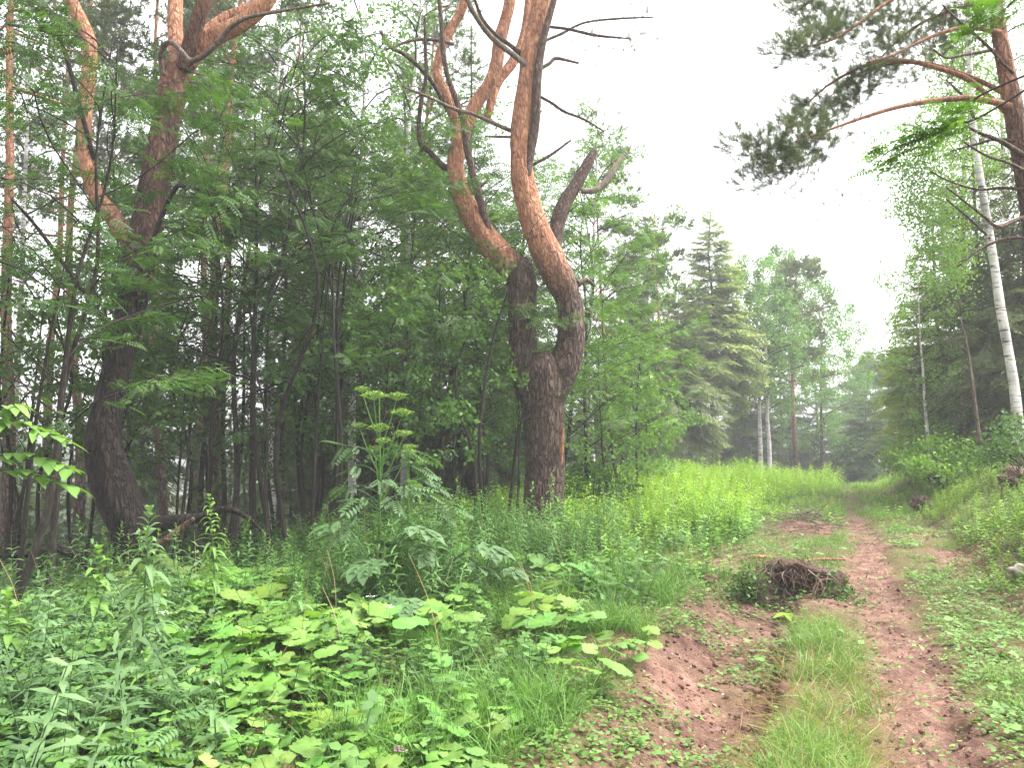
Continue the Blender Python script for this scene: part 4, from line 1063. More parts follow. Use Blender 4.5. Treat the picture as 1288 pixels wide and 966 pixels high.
# far forest closing the view between the trunks, and young spruces in the shade
r = np.random.default_rng(650)
SPV = [spruce(660 + k, 9.0, 1.9, start=.05, dens=.8) for k in range(3)]
protos_s = []
for k, (u, Y, s_) in enumerate([(20, 21, .6), (90, 25, .55), (140, 19, .42), (205, 27, .6), (260, 22, .45), (310, 25, .6), (365, 19, .4), (430, 24, .6), (480, 20, .45), (545, 26, .6), (610, 23, .5), (690, 27, .55), (735, 24, .45), (-60, 18, .6), (5, 30, .8), (160, 32, .8), (290, 34, .8), (410, 33, .8), (520, 35, .8), (640, 34, .8)]):
    loc = ground_at(u, Y)
    G_S, L_S = "young spruces in the shade of the forest", "young shaded spruce standing deep in the dim forest on the left"
    if k < 3:
        t = put("young_spruce", L_S, "spruce tree", loc, [("trunk", SPV[k][0], SPRUCEB), ("crown", SPV[k][1], SPRUCEL)], G_S, (.75, .85, .75)); t.scale = (s_,) * 3; protos_s.append(t)
    else:
        copy_thing(protos_s[k % 3], loc, r.uniform(0, 6.28), s_)
m = MB()
for k in range(150):
    a = r.uniform(-1.05, .62); d_ = r.uniform(48, 120); x, y = d_ * math.sin(a), d_ * math.cos(a)
    if abs(lat(x, y)) < 4: continue
    V, fs, T = SPV[k % 3][1].template(); sc = r.uniform(.8, 1.25) * (.9 if lat(x, y) < -10 else .6); c, n_ = math.cos(k), math.sin(k)
    M = np.array([[c, -n_, 0], [n_, c, 0], [0, 0, 1]]) * sc
    m.add(V @ M.T + [x, y, float(terr(x, y)) - .3], fs, T)
far_wood = m.build("distant_forest", SPRUCEL); far_wood.color = (1, 1.15, 1, 1); tag(far_wood, None, None, kind="stuff")

# ------------------------------------------------------------------ haze volume, added to stand in for lens veil over far things
import bmesh
bm = bmesh.new(); bmesh.ops.create_cube(bm, size=1)
hz = bpy.data.meshes.new("haze"); bm.to_mesh(hz); bm.free()
haze = bpy.data.objects.new("haze", hz); COL.objects.link(haze)
haze.scale = (320, 260, 40); haze.location = (0, 65, 7)
hm = bpy.data.materials.new("haze"); hm.use_nodes = True; hn = hm.node_tree
hn.nodes.remove(hn.nodes["Principled BSDF"])
pv = hn.nodes.new("ShaderNodeVolumePrincipled")
pv.inputs["Color"].default_value = (.95, .97, 1, 1); pv.inputs["Density"].default_value = HAZE
hn.links.new(pv.outputs[0], hn.nodes["Material Output"].inputs["Volume"])
hz.materials.append(hm); haze["kind"] = "stuff"

# ------------------------------------------------------------------ ground plants
def zone(seed, n, y0, y1, weight, p=0.5, x0=-1e9, x1=1e9, margin=1.2):
    """points on the ground within the view, thinned by weight(x, y)"""
    r = np.random.default_rng(seed); out = []
    got = 0
    for _ in range(40):
        m = max(2000, n)
        e = 2 - p
        y = (y0 ** e + r.random(m) * (y1 ** e - y0 ** e)) ** (1 / e)
        lo, hi = np.maximum(-0.66 * y - margin, x0), np.minimum(0.66 * y + margin, x1)
        x = r.uniform(-1, 1, m) * (0.66 * y + margin)
        k = (x > lo) & (x < hi) & (r.random(m) < weight(x, y))
        out.append(np.column_stack([x[k], y[k]])); got += k.sum()
        if got >= n: break
    P = np.concatenate(out)[:n]
    return np.column_stack([P, terr(P[:, 0], P[:, 1])])

def yaw(a, s=1.0, tilt=None):
    """upright frames turned about z, leaning a little"""
    c, n_, z = np.cos(a), np.sin(a), np.zeros_like(a)
    M = np.stack([np.stack([c, -n_, z], -1), np.stack([n_, c, z], -1), np.stack([z, z, z + 1], -1)], -2)
    if tilt is not None:
        up = norm(np.column_stack([tilt, np.ones(len(a))])); x = norm(M[:, :, 0] - up * (M[:, :, 0] * up).sum(1, keepdims=True))
        M = np.stack([x, np.cross(up, x), up], -1)
    return M * np.asarray(s).reshape(-1, 1, 1)

def strip(mb, base, d, L, W, droop, tint=.5, n=3, up=(0, 0, 1), fold=0.0):
    """a lance-shaped leaf bending downwards, n+1 pairs wide"""
    d = norm(np.asarray(d, float)); y = norm(np.cross(up, d)); b = np.asarray(base, float)
    prof = {3: (.35, 1, .75, .06), 2: (.5, 1, .08), 4: (.3, .9, 1, .65, .05)}[n]
    t = np.linspace(0, 1, n + 1)
    c = b + d * (L * t)[:, None] - np.array([0, 0, 1.0]) * (droop * L * t ** 2)[:, None]
    wv = (np.array(prof) * W / 2)[:, None] * y
    if fold:
        m = len(t); f = np.array([0, 0, 1]) * (np.array(prof) * W * fold)[:, None]
        V = np.vstack([c + wv + f, c, c - wv + f]); k = np.arange(n)
        F = np.vstack([np.stack([k, k + 1, m + k + 1, m + k], -1), np.stack([m + k, m + k + 1, 2 * m + k + 1, 2 * m + k], -1)])
        tt = np.concatenate([np.full(m, tint), np.full(m, tint + .14), np.full(m, tint)])
        mb.add(V, F, tt)
    else:
        k = np.arange(n)
        mb.add(np.vstack([c + wv, c - wv]), np.stack([k, k + 1, n + 1 + k + 1, n + 1 + k], -1), tint)

def willowherb(seed, H=1.0, nl=34, L=.12, W=.024, lo=.25, droop=.5, fold=0.0, n=3, whorl=1, sr=.004):
    r = np.random.default_rng(seed); mb = MB()
    bend = r.normal(0, .07, 2) * H
    P = np.array([[0, 0, 0], [bend[0] * .3, bend[1] * .3, H * .5], [bend[0], bend[1], H]])
    C = tube(mb, P, [sr, sr * .8, sr * .35], 4, 14, .45, cap=False)
    for k in range(nl):
        t = lo + (1 - lo) * (k + .5) / nl; c = np.array([np.interp(t * 13, np.arange(14), C[:, j]) for j in range(3)])
        for q in range(whorl):
            a = k * 2.4 + q * math.pi + r.normal(0, .2)
            l = L * (1 - .55 * max(0, (t - .7) / .3)) * (.55 + .45 * min(1, (t - lo) * 4 + .3)) * r.uniform(.8, 1.2)
            e = .25 + .9 * max(0, (t - .6) / .4)
            strip(mb, c, unit(a, e), l, W * r.uniform(.8, 1.15), droop * r.uniform(.6, 1.5), .45 + .22 * t + r.normal(0, .07), n, fold=fold)
    return mb

def round_leaf(mb, base, d, S, tilt, r, tint):
    """heart-shaped round leaf with a wavy toothed edge; d points away from the stalk"""
    m = 27; th = np.linspace(-math.pi + .28, math.pi - .28, m)
    wav = 1 + .07 * np.sin(th * 5 + r.uniform(0, 6)) + .045 * np.where(np.arange(m) % 2, 1, -1) + r.normal(0, .02, m)
    rho = wav * (.92 + .16 * np.cos(th)) * (1 - .10 * np.exp(-((np.abs(th) - math.pi) / .5) ** 2))
    ring = lambda f, k: np.column_stack([rho * f * np.cos(th) * 1.02, rho * f * np.sin(th), k + .06 * f * np.sin(th * 3 + r.uniform(0, 6)) + .05 * f * f * np.where(np.arange(m) % 2, 1, -1)])
    cup = r.uniform(-.20, .10)
    V = np.vstack([[0, 0, -.02], ring(.5, .03 + cup * .25), ring(1.0, cup)])
    i = np.arange(m - 1)
    F3 = np.stack([np.zeros(m - 1, int), 1 + i, 2 + i], -1)
    F4 = np.stack([1 + i, 1 + m + i, 2 + m + i, 2 + i], -1)
    tv = np.concatenate([[tint + .22], np.full(m, tint + .04) + .10 * np.where(np.arange(m) % 4 == 0, 1, -.3), np.full(m, tint - .03)])
    up = norm(np.array([0, 0, 1.0]) + np.asarray(tilt))
    M = frames(np.array([d]), up, S * .5)[0]
    mb.add(V @ M.T + base, [F3, F4], tv)

def butterbur(seed, big=1.0):
    r = np.random.default_rng(seed); mb = MB()
    for k in range(r.integers(4, 8)):
        a = k * 2.4 + r.normal(0, .4); h = r.uniform(.10, .30) * big; o = r.uniform(.06, .22) * big
        tip = np.array([math.cos(a) * o, math.sin(a) * o, h])
        tube(mb, [[0, 0, -.02], tip * [.45, .45, .6], tip], [.0045, .004, .003], 4, 6, .55, cap=False)
        d = unit(a, r.normal(-.12, .2))
        round_leaf(mb, tip, d, r.uniform(.12, .235) * big, r.normal(0, .22, 3) + [0, -.12, 0], r, .45 + r.normal(0, .13))
    return mb

def lobed_leaf(mb, base, d, L, r, tint):
    """deeply cut leaf in five pointed lobes"""
    up = norm(np.array([0, 0, 1]) + r.normal(0, .2, 3)); M = frames(np.array([norm(d)]), up, L)[0]
    for (bx, a, l, w_) in ((.45, 0, .6, .34), (.42, .8, .48, .28), (.42, -.8, .48, .28), (.15, 1.15, .5, .26), (.15, -1.15, .5, .26)):
        t = MB(); strip(t, (bx, 0, 0), (math.cos(a), math.sin(a), 0), l, w_, .25, tint + r.normal(0, .05), 4, fold=.12)
        strip(t, (bx + .3 * l * math.cos(a), .3 * l * math.sin(a), 0), (math.cos(a + .7), math.sin(a + .7), 0), l * .5, w_ * .5, .2, tint, 2)
        strip(t, (bx + .3 * l * math.cos(a), .3 * l * math.sin(a), 0), (math.cos(a - .7), math.sin(a - .7), 0), l * .5, w_ * .5, .2, tint, 2)
        V, fs, T = t.template(); mb.add(V @ M.T + base, fs, T)

def plain(name, mb, mat, loc, label, cat, group=None, color=None):
    o = bpy.data.objects.new(name, mb.mesh(name, mat)); COL.objects.link(o); o.location = [float(c) for c in loc]
    if color: o.color = (*color, 1)
    return tag(o, label, cat, group)

def populate(protos, P, rz, sc, colors, label, group):
    """the first points take the prototypes, the rest copies"""
    for i, p in enumerate(P):
        o = protos[i % len(protos)]
        if i >= len(protos): o = o.copy(); COL.objects.link(o)
        o.location = [float(c) for c in p]; o.rotation_euler = (float(colors[i, 3]) * .12, float(colors[i, 4]) * .12, float(rz[i])); o.scale = (float(sc[i]),) * 3
        o.color = (float(colors[i, 0]), float(colors[i, 1]), float(colors[i, 2]), 1)
        if label: o["label"] = label

# --- broad round-leaved plants of the lower left
def w_butter(x, y):
    q = lat(x, y); n = fbm(x * 1.1 + 4, y * 1.1, 3)
    u = x / y
    a = sstep(u, -.60, -.42) * (1 - sstep(u, .04, .11)) * sstep(y, 3.3, 3.8) * (1 - sstep(y, 8.6, 9.8)) * (1 - sstep(q, -2.5, -1.8))
    return a * sstep(n, -.7, .0)
r = np.random.default_rng(11)
N = 280
P = zone(701, N, 3.2, 9.8, w_butter, .75)
P = np.vstack([P, [[*at(u, 600, Y)[:2], 0] for u, Y in ((788, 5.9), (806, 6.2), (772, 6.3), (600, 3.95), (575, 4.2), (240, 3.9), (330, 4.0), (70, 3.9), (150, 3.75), (740, 5.4))]])
P[:, 2] = terr(P[:, 0], P[:, 1])
N = len(P)
G_B = "round-leaved butterburs of the lower left"
L_B = "low butterbur with round toothed bright green leaves on thin stalks among the others"
protos = [plain("butterbur_plant", butterbur(720 + k), BUTTER, (0, 0, 0), L_B, "plant", G_B) for k in range(9)]
cv = np.column_stack([r.uniform(.85, 1.2, N), r.uniform(.9, 1.2, N), r.uniform(.8, 1.1, N), r.normal(0, 1, (N, 2))])
cv[r.random(N) < .04, :3] = (1.3, 1.08, .75)
populate(protos, P, r.uniform(0, 6.28, N), r.uniform(.62, 1.0, N) * np.interp(P[:, 1], [3.5, 5, 6.5], [.74, .92, 1.2]), cv, L_B, G_B)

# --- willowherbs standing between the butterburs and the pines
def w_will(x, y):
    q = lat(x, y); n = fbm(x * .9 + 8, y * .9, 3)
    a = sstep(y, 5.6, 7.4) * (1 - sstep(y, 13.5, 15)) * (1 - sstep(q, -3.6, -3.0)) * sstep(x / y, -.72, -.5)
    front = (1 - .75 * (1 - sstep(y, 6.4, 8.6)) * sstep(x / y, -.3, -.1)) * (1 - .85 * sstep(y, 8.0, 9.5) * (1 - sstep(x / y, -.36, -.22)))
    return a * front * sstep(n, -.6, .1)
N = 290
P = zone(702, N, 5.6, 14.5, w_will, .9)
G_W = "willowherbs in front of the two crooked pines"
L_W = "upright willowherb with narrow drooping leaves up its stem among the others"
protos = [plain("willowherb_plant", willowherb(740 + k, r.uniform(.75, 1.0), 44, .13, .022, .15, .5), HERB, (0, 0, 0), L_W, "plant", G_W) for k in range(10)]
P[:36, 0] = (r.uniform(90, 430, 36) - 644) / FPX * P[:36, 1].clip(6.3, 8.6); P[:36, 1] = P[:36, 1].clip(6.3, 8.6); P[:36, 2] = terr(P[:36, 0], P[:36, 1])
cv = np.column_stack([r.uniform(.8, 1.15, N), r.uniform(.9, 1.15, N), r.uniform(.9, 1.25, N), r.normal(0, 1, (N, 2))])
populate(protos, P, r.uniform(0, 6.28, N), r.uniform(.55, 1.05, N) * np.where(np.arange(N) < 36, 1.0, .72 + .38 * sstep(P[:, 0] / P[:, 1], -.35, -.05)), cv, L_W, G_W)
# --- larger single herbs that stand out in front
def stood(u, Y, vtop, fn, name, label, cat, mat, color, group=None):
    loc = ground_at(u, Y); H = at(u, vtop, Y)[2] - loc[2]
    return plain(name, fn(H), mat, loc, label, cat, group, color)
for k, (u, Y, vt, nl, L, W, lab, mt, cl_) in enumerate([
 (186, 5.0, 640, 24, .20, .048, "tall broad-leaved willowherb in front of the dark leaning pine's base", BLUEH, (1, 1, 1)),
 (208, 5.5, 665, 24, .17, .040, "tall willowherb close behind the broad-leaved one, before the leaning pine", BLUEH, (.95, 1.05, .95)),
 (276, 6.6, 622, 28, .16, .032, "tallest pale-tipped willowherb right of the leaning pine's broken stub", HERB, (1.1, 1.15, 1.1)),
 (128, 6.0, 688, 16, .17, .060, "tall nettle-like herb with wide leaves left of the leaning pine's base", HERB, (1.1, 1.2, 1.0)),
 (24, 5.2, 745, 16, .20, .05, "broad-leaved willowherb at the left edge", HERB, (1.1, 1.2, 1.0)),
 (380, 6.2, 735, 16, .16, .035, "lone pale willowherb rosette standing among the butterburs", BLUEH, (1.2, 1.2, 1.1)),
 (575, 10.8, 600, 30, .17, .030, "bushy willowherb with long pale tips left of the forked pine's base", HERB, (1.2, 1.25, 1.05)),
 (690, 11.6, 592, 30, .17, .030, "bushy willowherb right in front of the forked pine's base", HERB, (1.15, 1.2, 1.0)),
 (640, 11.2, 628, 28, .16, .030, "shorter willowherb at the left foot of the forked pine", HERB, (1.1, 1.15, 1.0)),
 (745, 12.2, 600, 28, .15, .028, "willowherb on the right side of the forked pine's base", HERB, (1.2, 1.3, .95)),
 (206, 4.6, 820, 12, .16, .034, "short willowherb shoot with a rosette tip above the butterburs", HERB, (1, 1.1, 1)),
 (283, 3.9, 860, 10, .15, .032, "short bluish willowherb near the bottom edge", BLUEH, (1.1, 1.1, 1.1))]):
    stood(u, Y, vt, lambda H: willowherb(760 + k, H, nl, L, W, .22, .65, .18 if W > .03 else 0, 4, 2 if W > .03 else 1, .0055), "willowherb_plant" if "nettle" not in lab else "tall_herb", lab, "plant", mt, cl_)

# --- angelica with its yellow-green umbels, and the cut-leaved hogweed below
def umbel(mb, c, R_, r, tint=.5):
    c = np.asarray(c, float)
    for k in range(26):
        a = k * 2.4; rr = R_ * math.sqrt((k + .5) / 26); e = c + [math.cos(a) * rr, math.sin(a) * rr, .10 * R_ - .35 * rr * rr / R_ + r.normal(0, .006)]
        tube(mb, [c - [0, 0, R_ * .6], e], [.0018, .0012], 3, 2, .3, cap=False)
        for j in range(9):
            p = e + r.normal(0, .15 * R_, 3) * [1, 1, .35]; s = R_ * .085
            d = norm(r.normal(0, 1, 3)); y = norm(np.cross(d, [0, 0, 1.])); 
            mb.add([p - y * s, p + d * s * [1, 1, .3], p + y * s, p - d * s * [1, 1, .3]], np.array([[0, 1, 2, 3]]), tint + r.normal(0, .15))

def angelica(label, u, Y, vt, heads, leaves, seed):
    r = np.random.default_rng(seed); base = ground_at(u, Y)
    t = thing("angelica_plant", label, "plant", base)
    st = MB(); H = at(u, vt, Y)[2] - base[2]
    S = tube(st, [base, base + [.02, 0, H * .5], base + [0, 0, H]], [.016, .013, .006], 7, 24, .6)
    for (hu, hv, hd, R_) in heads:
        c = at(hu, hv, Y + hd); i = int(np.clip((c[2] - base[2]) / H * 23 - 6, 6, 22))
        tube(st, [S[i], (S[i] + c) / 2 + [0, 0, -.05], c - [0, 0, R_ * .5]], [.008, .006, .004], 5, 8, .6, cap=False)
        m = MB(); umbel(m, c, R_, r); m.build("umbel", UMBEL, t)
    st.build("stem", HERB, t).color = (1.1, 1.2, 1, 1)
    for (lu, lv, ld, L) in leaves + [(q[0] + r.normal(0, 22), q[1] + r.normal(12, 14), q[2] + r.normal(0, .15), q[3] * r.uniform(.7, .95)) for q in leaves]:
        c = at(lu, lv, Y + ld); i = int(np.clip((c[2] - base[2]) / H * 23 - 1, 2, 22)); m = MB()
        dd = norm((c - S[i]) * [1, 1, .3]); 
        tube(m, [S[i], (S[i] + c) / 2 + [0, 0, .04], c], [.006, .005, .003], 4, 6, .5, cap=False)
        for s in (-1, 0, 1):
            a = math.atan2(dd[1], dd[0]) + s * .85 + r.normal(0, .3)
            M = frames(np.array([unit(a, r.normal(-.35, .3))]), np.array([0, 0, 1.]) + r.normal(0, .4, 3), L * r.uniform(.6, 1.0) * (1 if s == 0 else .8))[0]
            V, fs, T = RL_NEAR; m.add(V @ M.T * np.array([1, 1, 1]) + c - dd * .06, fs, T + r.normal(0, .08))
        m.build("leaf", BLUEH, t)
    return t
angelica("tall angelica with flat yellow-green flower heads in front of the dark forest", 476, 8.0, 500,
 [(470, 494, 0, .13), (499, 496, .1, .11), (455, 487, .15, .08), (506, 516, -.1, .11), (478, 535, -.05, .12), (508, 543, .1, .10), (452, 533, .1, .08), (483, 552, -.2, .08), (516, 560, .05, .08), (472, 562, -.2, .07)],
 [(430, 560, .1, .36), (445, 585, -.2, .38), (520, 565, .1, .36), (535, 585, .2, .34), (425, 610, .1, .4), (515, 610, -.2, .38), (455, 625, -.2, .36), (545, 620, .2, .36), (490, 600, -.3, .34), (440, 645, -.3, .36)], 801)
angelica("smaller budding angelica leaning out beside the tall one", 512, 8.3, 570, [(515, 566, 0, .09), (530, 580, .1, .07)],
 [(540, 600, .1, .36), (555, 640, .1, .36), (500, 640, -.2, .36), (530, 655, -.1, .34)], 802)
def hogweed(label, u, Y, h, n, S, seed):
    r = np.random.default_rng(seed); base = ground_at(u, Y); t = thing("hogweed_plant", label, "plant", base)
    for k in range(n):
        a = k * 2.4 + r.normal(0, .3); hh = h * r.uniform(.55, 1.05); o = r.uniform(.15, .42)
        tip = base + [math.cos(a) * o, math.sin(a) * o * .8, hh]; m = MB()
        tube(m, [base, base + [math.cos(a) * o * .3, math.sin(a) * o * .3, hh * .6], tip], [.010, .008, .004], 5, 8, .4, cap=False)
        lobed_leaf(m, tip, unit(a, -.25), S * r.uniform(.8, 1.2), r, .4); m.build("leaf", BLUEH, t)
hogweed("cut-leaved hogweed with bare purple-green stems below the angelica", 478, 7.4, .95, 9, .38, 811)
hogweed("hogweed with pale lobed leaves right of the angelica's stem", 545, 7.6, .65, 7, .34, 812)
hogweed("low hogweed with wide lobed leaves in front of the willowherbs", 520, 6.9, .42, 6, .32, 813)
hogweed("low hogweed under the forked pine at the edge of the willowherbs", 610, 8.2, .5, 6, .3, 814)

# --- elder-like sapling leaves at the left edge, close to the camera
loc = ground_at(-60, 3.7); t = thing("leafy_sapling", "sapling at the left edge holding bright oval leaves out over the herbs", "sapling", loc)
st, lf = MB(), MB(); r = np.random.default_rng(821)
tube(st, [loc, at(-40, 700, 3.7), at(-30, 600, 3.7), at(-15, 540, 3.7)], [.012, .01, .008, .005], 6, 14, .5)
for pts in ([(-15, 540), (15, 530), (45, 540), (75, 552)], [(-30, 590), (10, 570), (50, 575), (85, 590)], [(-30, 600), (20, 590), (60, 605), (90, 612)], [(-15, 540), (5, 515), (20, 508)]):
    C = tube(st, [at(u, v, 3.7) for u, v in pts], [.004, .003, .002, .001][:len(pts)], 4, 10, .6, cap=False)
    for k in range(2, 10):
        for s in (-1, 1):
            a = math.atan2(C[-1][1] - C[0][1], C[-1][0] - C[0][0]) + s * r.uniform(.5, 1.2)
            strip(lf, C[k], unit(a, r.uniform(-.35, .15)), r.uniform(.08, .14), r.uniform(.04, .06), .25, .55 + r.normal(0, .12), 4, fold=.1)
st.build("stem", TWIGB, t); o = lf.build("foliage", HERB, t); o.color = (1.05, 1.1, 1.0, 1)

# ------------------------------------------------------------------ growth nobody could count
def stuff(name, mb, mat, color=None):
    o = mb.build(name, mat)
    if color: o.color = (*color, 1)
    return tag(o, None, None, kind="stuff")
def leafy(seed, H, pairs, L, W, droop=.4):
    """small leafy herb of opposite leaf pairs"""
    r = np.random.default_rng(seed); mb = MB()
    bx, by = r.normal(0, .06, 2)
    C = tube(mb, [[0, 0, 0], [bx * .4, by * .4, H * .5], [bx, by, H]], [.003, .0025, .0015], 3, 6, .3, cap=False)
    for k in range(pairs):
        t = .22 + .78 * k / (pairs - 1); c = np.array([np.interp(t * 5, np.arange(6), C[:, j]) for j in range(3)])
        for s in range(2):
            a = k * 1.57 + s * math.pi + r.normal(0, .25)
            strip(mb, c, unit(a, r.uniform(.1, .7)), L * r.uniform(.7, 1.2) * (1.1 - .4 * t), W, droop, .4 + .3 * t + r.normal(0, .08), 2)
    return mb.template()
LH = [leafy(k, .66, 11, .095, .034) for k in range(4)]
LW = [leafy(10 + k, .7, 13, .12, .02) for k in range(3)]
LS = [leafy(20 + k, .28, 5, .085, .045, .3) for k in range(4)]
def sow(mb, tmpls, P, r, s0, s1, tint, tv=.1, tilt=.22):
    pk = r.integers(0, len(tmpls), len(P)); a = r.uniform(0, 6.28, len(P)); sc = r.uniform(s0, s1, len(P)) * (1 + .28 * fbm(P[:, 0] * .9 + 30, P[:, 1] * .9, 3))
    tl = r.normal(0, tilt, (len(P), 2)); t = tint + r.normal(0, tv, len(P)) + .14 * fbm(P[:, 0] * .8, P[:, 1] * .8, 3)
    for q in range(len(tmpls)):
        m = pk == q
        scatter(mb, tmpls[q], yaw(a[m], sc[m], tl[m]), P[m], t[m])
r = np.random.default_rng(900)
# bright herb bank left of the track
def w_bank(x, y):
    q = lat(x, y)
    return sstep(q, -9.5, -7.0) * (1 - sstep(q - 1.9 * sstep(y, 19, 27), -2.6 + .5 * fbm(x, y, 2), -1.8)) * sstep(y, 11.5, 14) * (1 - .9 * dirt_mask(x, y)) 
m = MB(); P = zone(911, 9000, 11.5, 36, w_bank, .6)
sow(m, LH + LH + LW + LS + LS, P, r, .5, 1.15, .5, .12, .3); stuff("bright_herbs", m, LIME)
def w_crest(x, y):
    q = lat(x, y); return (1 - sstep(np.abs(q), 2.2, 3.2)) * sstep(y, 14, 19) * (1 - dirt_mask(x, y)) * (1 - .7 * (1 - sstep(np.abs(q), .2, .4))) * sstep(fbm(x * .9, y * .9, 3), -.5, .2)
m = MB(); P = zone(919, 2600, 13, 40, w_crest, .6); sow(m, LS, P, r, .35, .9, .5, .12); stuff("low_bright_herbs", m, LIME)
def w_bank2(x, y):
    q = lat(x, y)
    return sstep(q, -4.5, -3.4) * (1 - sstep(q, -2.1, -1.5)) * sstep(y, 8.5, 10) * (1 - sstep(y, 15, 17)) * (1 - dirt_mask(x, y)) * sstep(fbm(x, y, 3), -.4, .3)
m = MB(); P = zone(912, 900, 8, 17, w_bank2, .8); sow(m, LS + LH[:1], P, r, .6, 1.1, .5); stuff("verge_herbs", m, HERB, (1.3, 1.4, 1.0))
# right bank
def w_right(x, y):
    q = lat(x, y); return sstep(q, 1.0 + .3 * fbm(x, y, 2), 1.7) * sstep(y, 7.5, 10) * (1 - sstep(q, 7, 9)) * (.25 + .75 * sstep(fbm(x * .7, y * .7, 3), -.6, .1))
m = MB(); P = zone(913, 8000, 7, 38, w_right, .8)
sow(m, LS + LS + LH + LW[:1], P, r, .35, .72, .45, .12, .3); stuff("bank_herbs", m, LIME, (.78, .78, 1.1))
# dim growth on the forest floor
def w_floor(x, y):
    q = lat(x, y); return (1 - sstep(q, -6.5, -5.5)) * sstep(y, 9, 11) * sstep(fbm(x * .5, y * .5, 3), -.4, .4)
m = MB(); P = zone(914, 2600, 9, 30, w_floor, .6)
sow(m, LS + LH, P, r, .6, 1.2, .4); stuff("forest_undergrowth", m, ROWAN, (1.0, 1.1, 1.0))
# mixed herbs under and between the willowherbs and butterburs
def w_mix(x, y):
    q = lat(x, y); return (1 - .75 * w_butter(x, y)) * (1 - sstep(q, -2.6, -2.0)) * (1 - .55 * sstep(q, -3.6, -3.0)) * (1 - sstep(y, 13, 15)) * (1 - .7 * sstep(y, 8.2, 9.5) * (1 - sstep(x / y, -.36, -.22))) * (.35 + .65 * sstep(fbm(x * 1.3 + 3, y * 1.3, 3), -.4, .3))
m = MB(); P = zone(915, 4600, 2.9, 14, w_mix, 1.1); sow(m, LS, P, r, .55, 1.25, .42, .12, .25); stuff("mixed_herbs", m, HERB, (.9, 1, 1.0))
m = MB(); P = zone(916, 1500, 5, 14, lambda x, y: w_mix(x, y) * sstep(y, 5.5, 7.5) * sstep(x / y, -.4, -.2) * (1 - sstep(lat(x, y), -3.6, -3.1)), 1.0)
sow(m, LW, P, r, .6, 1.05, .42, .12); stuff("willowherb_undergrowth", m, HERB, (.85, .95, 1.05))
def w_ll(x, y): return (1 - sstep(x / y, -.46, -.34)) * (1 - sstep(y, 7, 9))
m = MB(); P = zone(917, 560, 3, 9, w_ll, 1.0); sow(m, LS + LW[:1], P, r, .7, 1.3, .45, .12, .3); stuff("lower_left_herbs", m, BLUEH)
P = zone(918, 1300, 2.9, 8, w_ll, 1.1); m = MB()
D = unit(r.uniform(0, 6.28, len(P)), r.uniform(-.3, .15, len(P)))
scatter(m, RL_NEAR, frames(D, norm(r.normal(0, .25, (len(P), 3)) + [0, 0, 1]), r.uniform(.14, .26, len(P))), P + np.column_stack([r.normal(0, .02, (len(P), 2)), r.uniform(.05, .32, len(P))]), .5 + r.normal(0, .12, len(P)))
stuff("feathery_ground_cover", m, BLUEH, (.95, 1.05, .9))
# grass
def blade(seed, bend):
    mb = MB(); n = 4; t = np.linspace(0, 1, n + 1); wv = np.array([1, .9, .75, .45, .03]) * .5
    c = np.column_stack([bend * t ** 2, 0 * t, t - .35 * bend * t ** 2.5]); y = np.column_stack([0 * t, wv, 0 * t]) * .022
    k = np.arange(n); mb.add(np.vstack([c + y, c - y]), np.stack([k, k + 1, n + 1 + k + 1, n + 1 + k], -1), np.tile(.42 + .2 * t, 2))
    return mb.template()
BL = [blade(k, b_) for k, b_ in enumerate((.25, .5, .8, 1.1))]
def tuft_points(P, k, sp, r):
    Q = np.repeat(P[:, :2], k, 0) + r.normal(0, sp, (len(P) * k, 2))
    return np.column_stack([Q, terr(Q[:, 0], Q[:, 1]) - .005])
def w_hump(x, y):
    q = lat(x, y); n = fbm(x * 1.7, y * 1.7, 3)
    qn = q + .12 * n + .06 * fbm(x * 6, y * 6, 2)
    a = sstep(qn, -.9, -.66) * (1 - sstep(qn, -.42, -.22)) * (1 - sstep(y, 6.6, 7.8)) * sstep(y, 2.8, 3.2)
    b = sstep(q, -1.0, -.7) * (1 - sstep(q, -.4, -.25)) * sstep(y, 9.6, 10.5) * (1 - sstep(y, 12, 14)) * .8
    return np.clip(a + b, 0, 1) * (.15 + .85 * sstep(n, -.45, .25))
def w_verge(x, y):
    q = lat(x, y); n = fbm(x * 1.2 + 2, y * 1.2, 3)
    l = sstep(q, -4.6, -3.2) * (1 - sstep(q, -2.0, -1.75)) * (1 - sstep(y, 15, 19)) * sstep(n, -.3, .35)
    c = sstep(q, -2.4, -1.6) * (1 - sstep(q, -.3, 0)) * sstep(y, 9, 12) * sstep(n, -.3, .3) * .8
    e = (1 - sstep(np.abs(q + 1), 1.2, 2.4)) * sstep(y, 15, 19)
    return np.clip(l + c + e, 0, 1) * (1 - .85 * dirt_mask(x, y))
m = MB(); P = tuft_points(zone(921, 560, 2.9, 13, w_hump, 1.1), 20, .05, r); sow(m, BL, P, r, .06, .24, .5, .14, .35); stuff("centre_grass", m, GRASS)
m = MB(); P = tuft_points(zone(922, 1500, 2.9, 36, w_verge, .9), 18, .06, r); sow(m, BL, P, r, .10, .30, .5, .12, .3); stuff("verge_grass", m, GRASS, (.95, 1.05, 1))
def w_lg(x, y):
    q = lat(x, y); return (1 - sstep(q, -2.2, -1.8)) * sstep(x / y, -.45, -.2) * (1 - sstep(y, 7, 9)) * sstep(fbm(x * 1.6 + 6, y * 1.6, 3), -.15, .35)
m = MB(); P = tuft_points(zone(923, 420, 2.9, 9, w_lg, 1.2), 24, .05, r); sow(m, BL, P, r, .16, .38, .5, .12, .35); stuff("long_grass", m, GRASS, (.9, 1.05, 1))
